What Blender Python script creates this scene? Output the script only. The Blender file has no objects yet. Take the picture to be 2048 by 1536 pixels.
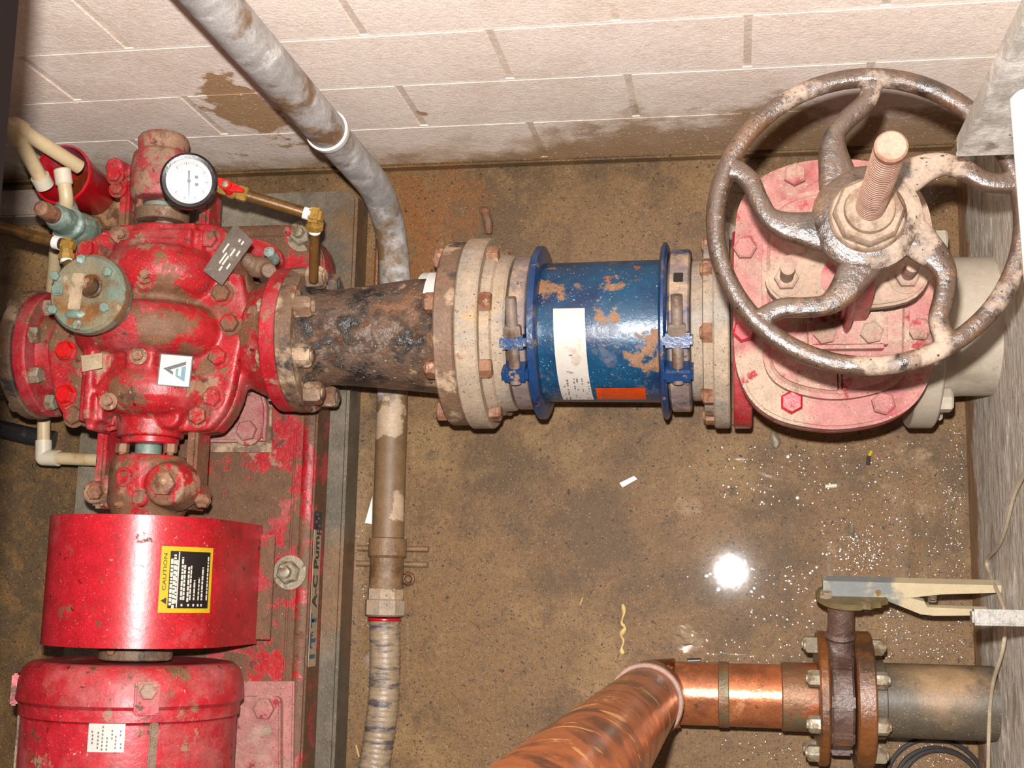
import bpy, bmesh, math, random
from mathutils import Vector, Matrix
V = Vector
random.seed(7)
SC = bpy.context.scene
COL = SC.collection

# ---------------------------------------------------------------- camera
FPX, CAMH = 2544.4, 2.4731          # focal length in pixels of a 2048 wide frame, height of the lens over the pit floor
ROT = Matrix(((0.9849545, 0.0073811, 0.1726561), (0.0208842, 0.9866813, -0.1613190), (-0.1715473, 0.1624977, 0.9716821)))
cam = bpy.data.cameras.new('camera')
cam.sensor_width = 36.0
cam.lens = FPX / 2048 * 36.0
cam.clip_start = 0.02
camo = bpy.data.objects.new('camera', cam)
COL.objects.link(camo)
camo.matrix_world = Matrix.Translation((0, 0, CAMH)) @ ROT.to_4x4()
SC.camera = camo

# ---------------------------------------------------------------- light and exposure
SC.view_settings.view_transform = 'Standard'
SC.view_settings.look = 'None'
SC.view_settings.gamma = 1.0
SC.view_settings.use_curve_mapping = False
SC.view_settings.exposure = 0.0
world = bpy.data.worlds.new('pit_room')
SC.world = world
world.use_nodes = True
wb = world.node_tree.nodes['Background']
wb.inputs[0].default_value = (1.0, 0.87, 0.77, 1)
wb.inputs[1].default_value = 0.10
fl = bpy.data.lights.new('camera_flash', 'POINT')
fl.energy = 400
fl.color = (1.0, 0.985, 0.965)
fl.shadow_soft_size = 0.016
flo = bpy.data.objects.new('camera_flash', fl)
COL.objects.link(flo)
flo.location = (-0.02, 0.095, CAMH + 0.02)

# ---------------------------------------------------------------- helpers
def ray(u, v):
    return ROT @ V(((u - 1024) / FPX, -(v - 768) / FPX, -1.0))
def P(u, v, z=0.0):                  # point of the room at height z seen at pixel (u, v)
    d = ray(u, v)
    t = (z - CAMH) / d.z
    return V((d.x * t, d.y * t, z))
def PX(u, v, x):                     # the same on a plane X = x
    d = ray(u, v)
    t = x / d.x
    return V((x, d.y * t, CAMH + d.z * t))
def PY(u, v, y):
    d = ray(u, v)
    t = y / d.y
    return V((d.x * t, y, CAMH + d.z * t))

def lin(c):
    c = c / 255.0
    return c / 12.92 if c <= 0.04045 else ((c + 0.055) / 1.055) ** 2.4
def C(r, g, b, gain=1.6):
    return (min(.92, lin(r) / gain), min(.92, lin(g) / gain), min(.92, lin(b) / gain), 1.0)

def ly(c, s=9, lo=.5, hi=.6, d=9, off=0.0, r=None, spots=(), z=None, st=None, amt=1.0, m=None, dis=0.0, ax='Z'):
    return dict(c=c, s=s, lo=lo, hi=hi, d=d, off=off, r=r, spots=spots, z=z, st=st, amt=amt, m=m, dis=dis, ax=ax)

def mat(name, base, layers=(), rough=.5, metal=0.0, spec=.5, var=.14, vs=40, bump=.25, bs=90, bd=.004, bst=None, coat=0.0, crough=.05, cbump=0.0, cbs=300, speck=None):
    m = bpy.data.materials.new(name)
    m.use_nodes = True
    nt = m.node_tree
    N, L = nt.nodes, nt.links
    bsdf = N['Principled BSDF']
    geo = N.new('ShaderNodeNewGeometry')
    def coords(st, off):
        mp = N.new('ShaderNodeMapping')
        L.new(geo.outputs['Position'], mp.inputs['Vector'])
        mp.inputs['Location'].default_value = (off * 3.7, off * 1.3, off * 2.1)
        if st: mp.inputs['Scale'].default_value = st
        return mp.outputs[0]
    def noise(s, d, st=None, off=0.0, dis=0.0, ro=.66):
        n = N.new('ShaderNodeTexNoise')
        n.inputs['Scale'].default_value = s
        n.inputs['Detail'].default_value = d
        n.inputs['Roughness'].default_value = ro
        n.inputs['Distortion'].default_value = dis
        L.new(coords(st, off), n.inputs['Vector'])
        return n.outputs['Fac']
    def mth(op, a, b=None, c=None):
        n = N.new('ShaderNodeMath'); n.operation = op
        for i, x in enumerate((a, b, c)):
            if x is None: continue
            if isinstance(x, (int, float)): n.inputs[i].default_value = x
            else: L.new(x, n.inputs[i])
        return n.outputs[0]
    def rng(x, a, b, c=0.0, d=1.0):
        n = N.new('ShaderNodeMapRange'); n.clamp = True
        n.inputs[1].default_value, n.inputs[2].default_value = a, b
        n.inputs[3].default_value, n.inputs[4].default_value = c, d
        L.new(x, n.inputs[0])
        return n.outputs[0]
    def mixc(f, a, b, mode='MIX'):
        n = N.new('ShaderNodeMix'); n.data_type = 'RGBA'; n.blend_type = mode
        if isinstance(f, (int, float)): n.inputs[0].default_value = f
        else: L.new(f, n.inputs[0])
        for i, x in ((6, a), (7, b)):
            if isinstance(x, tuple): n.inputs[i].default_value = x
            else: L.new(x, n.inputs[i])
        return n.outputs[2]
    col = base
    rgh = rough
    met = metal
    hsum = None
    for q in layers:
        f = noise(q['s'], q['d'], q['st'], q['off'], q['dis'])
        if q['z']:
            sx = N.new('ShaderNodeSeparateXYZ'); L.new(geo.outputs['Position'], sx.inputs[0])
            z0, z1, amp = q['z']
            f = mth('ADD', f, rng(sx.outputs[q['ax']], z0, z1, amp, 0.0))
        for (p, r_, amp) in q['spots']:
            vd = N.new('ShaderNodeVectorMath'); vd.operation = 'DISTANCE'
            L.new(geo.outputs['Position'], vd.inputs[0]); vd.inputs[1].default_value = p
            f = mth('ADD', f, rng(vd.outputs['Value'], r_ * .15, r_, amp, 0.0))
        f = rng(f, q['lo'], q['hi'], 0.0, q['amt'])
        col = mixc(f, col, q['c'])
        if q['r'] is not None:
            rgh = mth('ADD', mth('MULTIPLY', mth('SUBTRACT', 1.0, f), rgh), mth('MULTIPLY', f, q['r']))
        if q['m'] is not None:
            met = mth('ADD', mth('MULTIPLY', mth('SUBTRACT', 1.0, f), met), mth('MULTIPLY', f, q['m']))
        hsum = f if hsum is None else mth('ADD', hsum, mth('MULTIPLY', f, .6))
    if var:
        k = rng(noise(vs, 4, None, 5.0), .3, .7, 1 - var * 1.6, 1 + var)
        k = mth('MULTIPLY', k, rng(noise(vs * 7, 3, None, 6.0), .3, .7, 1 - var * 1.3, 1 + var * 1.1))
        n = N.new('ShaderNodeVectorMath'); n.operation = 'SCALE'
        if isinstance(col, tuple): n.inputs[0].default_value = col[:3]
        else: L.new(col, n.inputs[0])
        L.new(k, n.inputs[3])
        col = n.outputs[0]
    if speck:
        for (c, s, lo, hi) in speck:
            col = mixc(rng(noise(s, 1, None, 9.0 + lo), lo, hi), col, c)
    if isinstance(col, tuple): bsdf.inputs['Base Color'].default_value = col
    else: L.new(col, bsdf.inputs['Base Color'])
    for nm, x in (('Roughness', rgh), ('Metallic', met)):
        if isinstance(x, (int, float)): bsdf.inputs[nm].default_value = x
        else: L.new(x, bsdf.inputs[nm])
    bsdf.inputs['Specular IOR Level'].default_value = spec
    if bump:
        h = noise(bs, 5, bst, 2.0)
        if hsum is not None: h = mth('ADD', h, mth('MULTIPLY', hsum, .35))
        b = N.new('ShaderNodeBump')
        b.inputs['Strength'].default_value = bump
        b.inputs['Distance'].default_value = bd
        L.new(h, b.inputs['Height'])
        L.new(b.outputs[0], bsdf.inputs['Normal'])
    if coat:
        bsdf.inputs['Coat Weight'].default_value = coat
        bsdf.inputs['Coat Roughness'].default_value = crough
        if cbump:
            b = N.new('ShaderNodeBump')
            b.inputs['Strength'].default_value = cbump
            b.inputs['Distance'].default_value = .002
            L.new(noise(cbs, 3, None, 1.0), b.inputs['Height'])
            L.new(b.outputs[0], bsdf.inputs['Coat Normal'])
    return m

# --- bmesh shapes, all in room coordinates
def join(bm, t):
    me = bpy.data.meshes.new('t')
    t.to_mesh(me); t.free()
    bm.from_mesh(me)
    bpy.data.meshes.remove(me)
def frame(d, up=None):
    d = V(d).normalized()
    a = V(up) if up is not None else (V((0, 0, 1)) if abs(d.z) < .9 else V((1, 0, 0)))
    x = (a - d * a.dot(d)).normalized()
    return x, d.cross(x), d
def lathe(bm, p0, d, prof, seg=32, loop=False, a0=0.0, up=None):
    """prof: (distance along d, radius) pairs"""
    x, y, d = frame(d, up)
    p0 = V(p0)
    t = bmesh.new()
    rings = []
    for (h, r) in prof:
        c = p0 + d * h
        if r < 1e-6: rings.append([t.verts.new(c)])
        else: rings.append([t.verts.new(c + (x * math.cos(a0 + 2 * math.pi * i / seg) + y * math.sin(a0 + 2 * math.pi * i / seg)) * r) for i in range(seg)])
    pairs = list(zip(rings, rings[1:]))
    if loop: pairs.append((rings[-1], rings[0]))
    for A, B in pairs:
        for i in range(seg):
            j = (i + 1) % seg
            vs = [A[i % len(A)], A[j % len(A)], B[j % len(B)], B[i % len(B)]]
            u = []
            for w in vs:
                if w not in u: u.append(w)
            if len(u) > 2: t.faces.new(u)
    if not loop:
        if len(rings[0]) > 2: t.faces.new(rings[0][::-1])
        if len(rings[-1]) > 2: t.faces.new(rings[-1])
    join(bm, t)
    return bm
def cyl(bm, a, b, r, r2=None, seg=24, bev=0.0):
    a, b = V(a), V(b)
    h = (b - a).length
    r2 = r if r2 is None else r2
    if bev: pr = [(0, r - bev), (bev, r), (h - bev, r2), (h, r2 - bev)]
    else: pr = [(0, r), (h, r2)]
    return lathe(bm, a, b - a, pr, seg)
def ring(bm, c, d, ri, ro, th, seg=48, bev=.002):
    return lathe(bm, c, d, [(0, ri), (0, ro - bev), (bev, ro), (th - bev, ro), (th, ro - bev), (th, ri)], seg, loop=True)
def box(bm, c, s, R=None, bev=0.0):
    t = bmesh.new()
    bmesh.ops.create_cube(t, size=1.0)
    M_ = Matrix.Translation(V(c)) @ (R.to_4x4() if R else Matrix.Identity(4)) @ Matrix.Diagonal((s[0], s[1], s[2], 1))
    bmesh.ops.transform(t, matrix=M_, verts=t.verts)
    if bev: bmesh.ops.bevel(t, geom=t.edges[:], offset=bev, segments=2, affect='EDGES')
    join(bm, t)
    return bm
def prism(bm, poly, h, bev=0.0, seg=2):
    """poly of 3D points, extruded by the vector h; the far rim gets bevelled"""
    h = V(h)
    t = bmesh.new()
    A = [t.verts.new(V(p)) for p in poly]
    B = [t.verts.new(V(p) + h) for p in poly]
    n = len(poly)
    t.faces.new(A[::-1]); top = t.faces.new(B)
    for i in range(n):
        j = (i + 1) % n
        t.faces.new((A[i], A[j], B[j], B[i]))
    bmesh.ops.recalc_face_normals(t, faces=t.faces[:])
    if bev: bmesh.ops.bevel(t, geom=list(top.edges), offset=bev, segments=seg, affect='EDGES')
    join(bm, t)
    return bm
def fillet(pts, rad, n=7):
    pts = [V(p) for p in pts]
    out = [pts[0]]
    for i in range(1, len(pts) - 1):
        r = rad[i - 1] if isinstance(rad, (list, tuple)) else rad
        a, p, b = pts[i - 1], pts[i], pts[i + 1]
        u, w = (a - p).normalized(), (b - p).normalized()
        ang = u.angle(w)
        if ang > 3.1 or r < 1e-5: out.append(p); continue
        tl = min(r / math.tan(ang / 2), (a - p).length * .49, (b - p).length * .49)
        for k in range(n + 1):
            s = k / n
            q0, q1 = p + u * tl, p + w * tl
            out.append((q0 * (1 - s) ** 2 + p * 2 * s * (1 - s) + q1 * s * s))
    out.append(pts[-1])
    return out
def spline(pts, n=8, closed=False):
    pts = [V(p) for p in pts]
    out = []
    m = len(pts)
    rngi = range(m if closed else m - 1)
    for i in rngi:
        if closed: p0, p1, p2, p3 = pts[i - 1], pts[i], pts[(i + 1) % m], pts[(i + 2) % m]
        else: p0, p1, p2, p3 = pts[max(i - 1, 0)], pts[i], pts[i + 1], pts[min(i + 2, m - 1)]
        for k in range(n):
            s = k / n
            out.append(.5 * ((2 * p1) + (p2 - p0) * s + (2 * p0 - 5 * p1 + 4 * p2 - p3) * s * s + (3 * p1 - p0 - 3 * p2 + p3) * s ** 3))
    if not closed: out.append(pts[-1])
    return out
def sweep(bm, pts, r, seg=14, up=None, flat=1.0, closed=False, caps=True, sq=1.0):
    """r: number or list; flat: second half-axis (along up) as a share of r or as list of absolute values"""
    pts = [V(p) for p in pts]
    n = len(pts)
    t = bmesh.new()
    rings = []
    nx = None
    for i in range(n):
        if closed: d = pts[(i + 1) % n] - pts[i - 1]
        else: d = pts[min(i + 1, n - 1)] - pts[max(i - 1, 0)]
        d.normalize()
        if up is not None: nx = (V(up) - d * V(up).dot(d)).normalized()
        elif nx is None: nx = frame(d)[0]
        else: nx = (nx - d * nx.dot(d)).normalized()
        ny = d.cross(nx)
        rr = r[i] if isinstance(r, (list, tuple)) else r
        ff = flat[i] if isinstance(flat, (list, tuple)) else rr * flat
        ring_ = []
        for k in range(seg):
            a = 2 * math.pi * k / seg
            ca, sa = math.cos(a), math.sin(a)
            if sq != 1.0:
                ca = math.copysign(abs(ca) ** sq, ca); sa = math.copysign(abs(sa) ** sq, sa)
            ring_.append(t.verts.new(pts[i] + nx * ca * ff + ny * sa * rr))
        rings.append(ring_)
    for i in range(n if closed else n - 1):
        A, B = rings[i], rings[(i + 1) % n]
        for k in range(seg):
            j = (k + 1) % seg
            t.faces.new((A[k], A[j], B[j], B[k]))
    if caps and not closed:
        t.faces.new(rings[0][::-1]); t.faces.new(rings[-1])
    join(bm, t)
    return bm
def ball(bm, c, s, seg=20):
    t = bmesh.new()
    bmesh.ops.create_uvsphere(t, u_segments=seg, v_segments=seg // 2, radius=1.0)
    if isinstance(s, (int, float)): s = (s, s, s)
    bmesh.ops.transform(t, matrix=Matrix.Translation(V(c)) @ Matrix.Diagonal((*s, 1)), verts=t.verts)
    join(bm, t)
    return bm
def lump(bm, c, s_, seed):
    t = bmesh.new()
    bmesh.ops.create_icosphere(t, subdivisions=3, radius=1.0)
    r_ = random.Random(seed)
    k = [(V((r_.uniform(-1, 1), r_.uniform(-1, 1), r_.uniform(-1, 1))).normalized(), r_.uniform(.55, 1.0)) for _ in range(16)]
    for v in t.verts:
        for d_, h_ in k:
            q_ = v.co.dot(d_)
            if q_ > h_: v.co -= d_ * (q_ - h_) * .9
        v.co = V((v.co.x * s_[0], v.co.y * s_[1], v.co.z * s_[2])) + V(c)
    join(bm, t)
    return bm
def torus(bm, c, axis, R, r, seg=40, ms=14, a0=0.0, a1=2 * math.pi, up=None):
    x, y, d = frame(axis, up)
    full = abs(a1 - a0 - 2 * math.pi) < 1e-6
    pts = [V(c) + (x * math.cos(a0 + (a1 - a0) * i / (seg if full else seg - 1)) + y * math.sin(a0 + (a1 - a0) * i / (seg if full else seg - 1))) * R for i in range(seg)]
    return sweep(bm, pts, r, ms, up=axis, closed=full)

def mesh_of(bm, name, ang=38):
    bmesh.ops.remove_doubles(bm, verts=bm.verts[:], dist=1e-6)
    bmesh.ops.recalc_face_normals(bm, faces=bm.faces[:])
    for f in bm.faces: f.smooth = True
    ca = math.radians(ang)
    for e in bm.edges:
        if len(e.link_faces) != 2 or e.calc_face_angle(0) > ca: e.smooth = False
    me = bpy.data.meshes.new(name)
    bm.to_mesh(me); bm.free()
    return me
def fuse(bm, vox=.004, it=6):
    """melts the pieces of a casting into one skin"""
    me = bpy.data.meshes.new('f')
    bmesh.ops.recalc_face_normals(bm, faces=bm.faces[:])
    bm.to_mesh(me); bm.free()
    o = bpy.data.objects.new('f', me)
    COL.objects.link(o)
    a = o.modifiers.new('r', 'REMESH'); a.mode = 'VOXEL'; a.voxel_size = vox
    b = o.modifiers.new('s', 'SMOOTH'); b.factor = .5; b.iterations = it
    dg = bpy.context.evaluated_depsgraph_get()
    m2 = bpy.data.meshes.new_from_object(o.evaluated_get(dg))
    bpy.data.objects.remove(o)
    out = bmesh.new()
    out.from_mesh(m2)
    bpy.data.meshes.remove(m2)
    return out
def text_bm(bm, s, size, M4, align='LEFT', thick=.0004, bold=0.0):
    cu = bpy.data.curves.new('t', 'FONT')
    cu.body = s; cu.size = size; cu.align_x = align; cu.align_y = 'CENTER'; cu.extrude = thick; cu.offset = bold
    cu.resolution_u = 3
    o = bpy.data.objects.new('t', cu)
    COL.objects.link(o)
    dg = bpy.context.evaluated_depsgraph_get()
    me = bpy.data.meshes.new_from_object(o.evaluated_get(dg))
    bpy.data.objects.remove(o)
    me.transform(M4)
    bm.from_mesh(me)
    bpy.data.meshes.remove(me)
    return bm

def tag(o, label=None, cat=None, group=None, kind=None):
    if label: o['label'] = label
    if cat: o['category'] = cat
    if group: o['group'] = group
    if kind: o['kind'] = kind
    return o
def thing(name, loc, label, cat, group=None):
    o = bpy.data.objects.new(name, None)
    o.empty_display_size = .05
    COL.objects.link(o)
    o.location = loc
    return tag(o, label, cat, group)
def wloc(o):
    p = V(o.location)
    while o.parent:
        o = o.parent
        p = p + o.location
    return p
def part(name, bm, m, parent, label=None, kind=None, ang=38):
    me = mesh_of(bm, name, ang)
    me.materials.append(m)
    L_ = wloc(parent)
    me.transform(Matrix.Translation(-L_))
    o = bpy.data.objects.new(name, me)
    COL.objects.link(o)
    o.parent = parent
    if label: o['label'] = label
    if kind: o['kind'] = kind
    return o
def solo(name, bm, m, label=None, cat=None, group=None, kind=None, loc=None, ang=38):
    me = mesh_of(bm, name, ang)
    me.materials.append(m)
    if loc is None:
        xs = [v.co for v in me.vertices]
        loc = V((sum(p.x for p in xs) / len(xs), sum(p.y for p in xs) / len(xs), min(p.z for p in xs)))
    me.transform(Matrix.Translation(-V(loc)))
    o = bpy.data.objects.new(name, me)
    COL.objects.link(o)
    o.location = loc
    return tag(o, label, cat, group, kind)
def inst(name, me, parent, M4, label=None):
    """another copy of a small mesh as a part of its own (M4 in room coordinates)"""
    o = bpy.data.objects.new(name, me)
    COL.objects.link(o)
    o.parent = parent
    o.matrix_basis = Matrix.Translation(-wloc(parent)) @ M4
    if label: o['label'] = label
    return o
def axis_m(p, d, roll=0.0):
    x, y, z = frame(d)
    M4 = Matrix((x, y, z)).transposed().to_4x4()
    return Matrix.Translation(V(p)) @ M4 @ Matrix.Rotation(roll, 4, 'Z')
def hexmesh(r, h, m, studr=0.0, studh=0.0, washer=0.0):
    bm = bmesh.new()
    if washer: lathe(bm, (0, 0, 0), (0, 0, 1), [(0, washer), (.002, washer)], 18)
    lathe(bm, (0, 0, 0), (0, 0, 1), [(0, r), (h * .82, r), (h, r * .82)], 6)
    if studr: lathe(bm, (0, 0, 0), (0, 0, 1), [(0, studr), (h + studh - .001, studr), (h + studh, studr * .8)], 12)
    me = mesh_of(bm, 'bolt')
    me.materials.append(m)
    return me

# ---------------------------------------------------------------- materials
MUD = C(140, 104, 70); MUDL = C(186, 152, 118); PINK = C(214, 120, 116)
RUST = C(136, 78, 38); RUSTD = C(84, 50, 32)
def red_paint(name, dirt=.56, dust=.55, base=(214, 42, 48), rough=.36, off=0.0, dc=(146, 98, 66), extra=(), g=1.9, bump=.5):
    return mat(name, C(*base, g), [
        ly(C(190, 26, 36, g), 5, .50, .64, off=off + .5),
        ly(C(206, 96, 94, g), 8, dust, dust + .14, off=off + 1, r=.55),
        ly(C(186, 142, 112, g), 13, dust + .08, dust + .12, off=off + 2, r=.65),
        ly(C(*dc, g), 10, dirt, dirt + .04, off=off + 3, r=.65),
        ly(C(110, 70, 46, g), 26, .61, .65, off=off + 4, r=.65),
        ly(C(228, 168, 152, g), 70, .66, .69, off=off + 5),
        ly(C(120, 20, 26, g), 44, .64, .68, off=off + 6)] + list(extra),
        rough=rough, bump=bump, bs=80, bd=.003, var=.16, speck=[(C(240, 200, 180, g), 420, .72, .76), (C(96, 40, 34, g), 360, .71, .76)])
m_red = red_paint('worn_red_paint', .53, .5)
m_red2 = red_paint('muddy_red_paint', .49, .48, off=3)
m_redg = red_paint('glossy_red_paint', .66, .60, (220, 34, 48), .34, off=7, bump=.12)
m_redm = red_paint('scuffed_red_paint', .62, .5, (214, 38, 52), .38, off=11, bump=.25)
m_redb = red_paint('walked_red_paint', .44, .55, (212, 40, 42), .4, off=15, dc=(128, 86, 54))
m_bright = mat('clean_red_paint', C(225, 22, 24), [ly(C(200, 80, 70), 20, .58, .66)], rough=.3)
m_dustred = mat('dusty_red_paint', C(226, 150, 140, 2.35), [
    ly(C(214, 84, 92, 2.35), 7, .53, .66, off=1), ly(C(230, 196, 168, 2.35), 5, .47, .58, off=2.4),
    ly(C(204, 40, 56, 2.35), 22, .60, .66, off=4), ly(C(156, 120, 90, 2.3), 6, .60, .66, off=6.2)], rough=.75, bump=.4, bs=160, bd=.002,
    speck=[(C(120, 70, 50), 300, .68, .72), (C(240, 215, 190), 260, .71, .76)])
m_dust = mat('sand_dust', C(226, 190, 164, 2.6), [ly(C(216, 140, 130, 2.6), 8, .52, .62, off=2), ly(C(190, 150, 116, 2.6), 5, .58, .68, off=5)], rough=.85, bump=.2, speck=[(C(130, 90, 60), 300, .71, .74)])
m_iron = mat('rusty_iron', C(112, 86, 68), [
    ly(C(48, 42, 40), 13, .5, .58, off=1, r=.3), ly(C(140, 98, 68), 16, .55, .62, off=2, r=.5), ly(C(196, 158, 122), 20, .6, .64, off=3, r=.7),
    ly(C(134, 76, 48), 34, .62, .68, off=4), ly(C(186, 150, 120), 11, .66, .72, off=8, spots=[(P(880, 740, .3), .09, .14), (P(880, 620, .33), .06, .1)])], rough=.42, spec=.6, bump=.9, bs=55, bd=.006, speck=[(C(230, 210, 190), 240, .73, .76)])
m_ironf = mat('muddy_iron_flange', C(136, 104, 80), [
    ly(C(70, 62, 58), 12, .53, .6, off=1), ly(C(204, 172, 140), 14, .52, .6, off=2, r=.8), ly(C(150, 80, 48), 20, .58, .64, off=3)],
    rough=.55, bump=.6, bs=70, bd=.005)
m_greyfl = mat('mud_spattered_flange', C(194, 170, 144, 1.75), [
    ly(C(174, 162, 148, 1.75), 9, .5, .6, off=1), ly(C(206, 172, 130, 1.75), 8, .55, .62, off=2), ly(C(112, 86, 64), 60, .64, .69, off=3),
    ly(C(166, 108, 70), 18, .64, .7, off=4)], rough=.7, bump=.4, bs=110, bd=.003, speck=[(C(70, 54, 44), 240, .7, .73)])
m_rustbolt = mat('rusty_bolt', C(158, 110, 80), [ly(C(120, 70, 44), 40, .5, .6), ly(C(206, 160, 124), 60, .58, .64, off=2)], rough=.6, bump=.4)
m_blue = mat('blue_enamel', C(24, 86, 124, 1.95), [
    ly(C(28, 58, 98, 1.9), 6, .48, .6, off=2), ly(C(104, 110, 130, 1.9), 12, .56, .66, off=1, r=.5), ly(C(172, 124, 84, 1.9), 11, .64, .68, off=3.2, r=.75, spots=[(P(1235, 555, .38), .11, .13), (P(1290, 740, .38), .09, .16), (P(1105, 600, .36), .05, .12)]),
    ly(C(196, 98, 56, 1.9), 24, .70, .73, off=4, spots=[(P(1260, 545, .36), .07, .12)]), ly(C(150, 140, 132, 1.9), 46, .64, .68, off=6)], rough=.3, bump=.3, bs=120, bd=.002, speck=[(C(200, 205, 215), 300, .71, .75), (C(20, 40, 70), 240, .7, .74)])
m_blued = mat('blue_lug', C(30, 70, 122, 1.9), [ly(C(110, 106, 118, 1.9), 16, .54, .62), ly(C(176, 140, 108, 1.9), 20, .61, .64, off=2), ly(C(24, 40, 80, 1.9), 26, .6, .66, off=5)], rough=.3, bump=.2)
m_band = mat('muddy_blue_band', C(150, 130, 124), [ly(C(60, 70, 112), 10, .53, .62, off=1), ly(C(196, 166, 136), 12, .52, .6, off=2), ly(C(66, 56, 56), 46, .62, .68, off=3)],
    rough=.6, bump=.4, bs=90, bd=.003)
m_steel = mat('worn_steel', C(158, 138, 124), [ly(C(120, 96, 78), 20, .5, .6)], rough=.4, metal=.2, bump=.2)
m_wheel = mat('muddy_handwheel', C(124, 96, 78, 3.6), [
    ly(C(222, 190, 164, 3.2), 8, .66, .72, off=1.4, r=.8, spots=[(P(1880, 335, .92), .13, .26), (P(1870, 600, .92), .15, .26), (P(1760, 180, .92), .12, .20), (P(1800, 725, .92), .08, .2), (P(1560, 220, .92), .06, .14), (P(2000, 560, .92), .08, .14)]),
    ly(C(74, 58, 50, 3.6), 14, .55, .64, off=3, r=.25), ly(C(156, 114, 82, 3.6), 11, .56, .62, off=4), ly(C(226, 204, 184, 3.4), 40, .66, .70, off=6)], rough=.3, spec=.6, bump=.6, bs=60, bd=.003,
    speck=[(C(60, 44, 38, 3.6), 200, .68, .73)])
m_stem = mat('dusty_bronze_stem', C(222, 170, 142, 3.5), [ly(C(196, 134, 104, 3.5), 20, .52, .62)], rough=.55, bump=.15)
m_nut = mat('dusty_hub_nut', C(218, 184, 154, 3.4), [ly(C(168, 126, 94, 3.4), 16, .52, .6), ly(C(90, 66, 52, 3.4), 30, .62, .66)], rough=.7, bump=.3)
m_cream = mat('cream_plastic_pipe', C(232, 204, 160, 1.7), [ly(C(206, 160, 110, 1.7), 10, .57, .67), ly(C(130, 96, 62), 34, .7, .74, off=2)], rough=.4, bump=.05, var=.05)
m_creamf = mat('pale_plastic_fitting', C(242, 226, 200, 1.7), [ly(C(214, 180, 140, 1.7), 12, .62, .7)], rough=.4, bump=.05, var=.04)
m_verd = mat('green_bronze', C(134, 154, 138), [ly(C(184, 204, 192), 18, .52, .60, off=1), ly(C(142, 108, 70), 12, .55, .62, off=2), ly(C(176, 150, 116), 30, .6, .66, off=3)],
    rough=.55, metal=.15, bump=.4, bs=80, bd=.003)
m_vent = mat('weathered_vent_bronze', C(152, 138, 108), [ly(C(132, 144, 126), 10, .5, .58, off=1), ly(C(150, 100, 56), 9, .53, .61, off=2, r=.3), ly(C(196, 164, 124), 22, .62, .67, off=3)],
    rough=.5, metal=.1, bump=.45, bs=80, bd=.003)
m_brass = mat('brass_fitting', C(190, 146, 70), [ly(C(128, 88, 40), 24, .56, .66), ly(C(226, 200, 140), 40, .64, .68, off=2)], rough=.35, metal=.35, bump=.1)
m_brassp = mat('dull_brass_pipe', C(126, 88, 44), [ly(C(82, 56, 32), 20, .53, .63), ly(C(170, 124, 66), 40, .62, .68, off=2)], rough=.35, metal=.3, bump=.1)
m_ptfe = mat('white_thread_tape', C(244, 240, 232, 1.5), rough=.5, bump=.1, var=.03)
m_copper = mat('wet_copper_flash_streaks', C(216, 120, 62, 1.0), [ly(C(120, 64, 34, 1.0), 7, .48, .58, off=1, dis=.8), ly(C(250, 184, 120, 1.0), 10, .58, .64, off=2, dis=1.6, r=.35), ly(C(96, 62, 38, 1.0), 18, .65, .70, off=3, m=.3, r=.4),  # distorted pale layer paints reflected flash streaks into the copper colour
    ly(C(110, 140, 116), 34, .70, .73, off=5, m=.1)], rough=.24, metal=.82, bump=.4, bs=22, bd=.005, speck=[(C(60, 44, 32), 260, .72, .76)])
m_coppipe = mat('dull_wet_copper', C(190, 112, 70, 1.2), [ly(C(150, 92, 60, 1.2), 9, .50, .62, off=1), ly(C(206, 140, 96, 1.2), 14, .60, .66, off=2), ly(C(110, 76, 50, 1.2), 26, .64, .70, off=3), ly(C(128, 134, 104, 1.2), 40, .68, .72, off=5)], rough=.27, metal=.45, spec=.6, bump=.3, bs=60, bd=.002, speck=[(C(70, 48, 34), 260, .70, .75)])
m_coppd = mat('tarnished_copper', C(150, 104, 70), [ly(C(122, 112, 84), 14, .5, .6, off=1), ly(C(176, 96, 56), 12, .57, .65, off=2)], rough=.4, metal=.3, bump=.4, bs=110)
m_bfly = mat('damp_cast_iron', C(112, 84, 72), [ly(C(84, 60, 50), 14, .5, .6), ly(C(146, 88, 50), 12, .58, .64, off=2), ly(C(150, 132, 126), 30, .6, .66, off=3)], rough=.33, spec=.6, bump=.6, bs=100, bd=.004)
m_mudiron = mat('mud_brown_iron', C(146, 112, 78), [ly(C(116, 82, 54), 16, .5, .6), ly(C(172, 138, 104), 22, .58, .66, off=2)], rough=.45, bump=.5, bs=120, bd=.003)
m_rustfl = mat('wet_rusty_flange', C(130, 78, 38), [ly(C(84, 58, 38), 14, .5, .6), ly(C(170, 100, 44), 18, .58, .66, off=2)], rough=.3, spec=.6, bump=.5, bs=120, bd=.003)
m_zinc = mat('muddy_zinc_bolt', C(184, 168, 142, 1.8), [ly(C(140, 114, 86), 40, .50, .58), ly(C(214, 204, 186, 1.7), 60, .62, .66, off=2)], rough=.4, metal=.2, bump=.3)
m_olive = mat('olive_notch_plate', C(122, 102, 64), [ly(C(150, 128, 88), 20, .55, .65)], rough=.55, bump=.3)
m_lever = mat('dusty_lever', C(226, 204, 164, 1.8), [ly(C(150, 152, 148, 1.8), 14, .62, .70, off=1, spots=[(P(1690, 1190, .25), .12, .30)])], rough=.55, bump=.2, var=.05)
m_black = mat('dull_black_pipe', C(100, 88, 72), [ly(C(170, 136, 100), 6, .60, .85, off=1, spots=[(P(1890, 1370, .23), .11, .42)]), ly(C(52, 50, 46), 6, .54, .66, off=3)], rough=.5, bump=.25, bs=160, bd=.002, speck=[(C(170, 150, 120), 300, .68, .72)])
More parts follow.
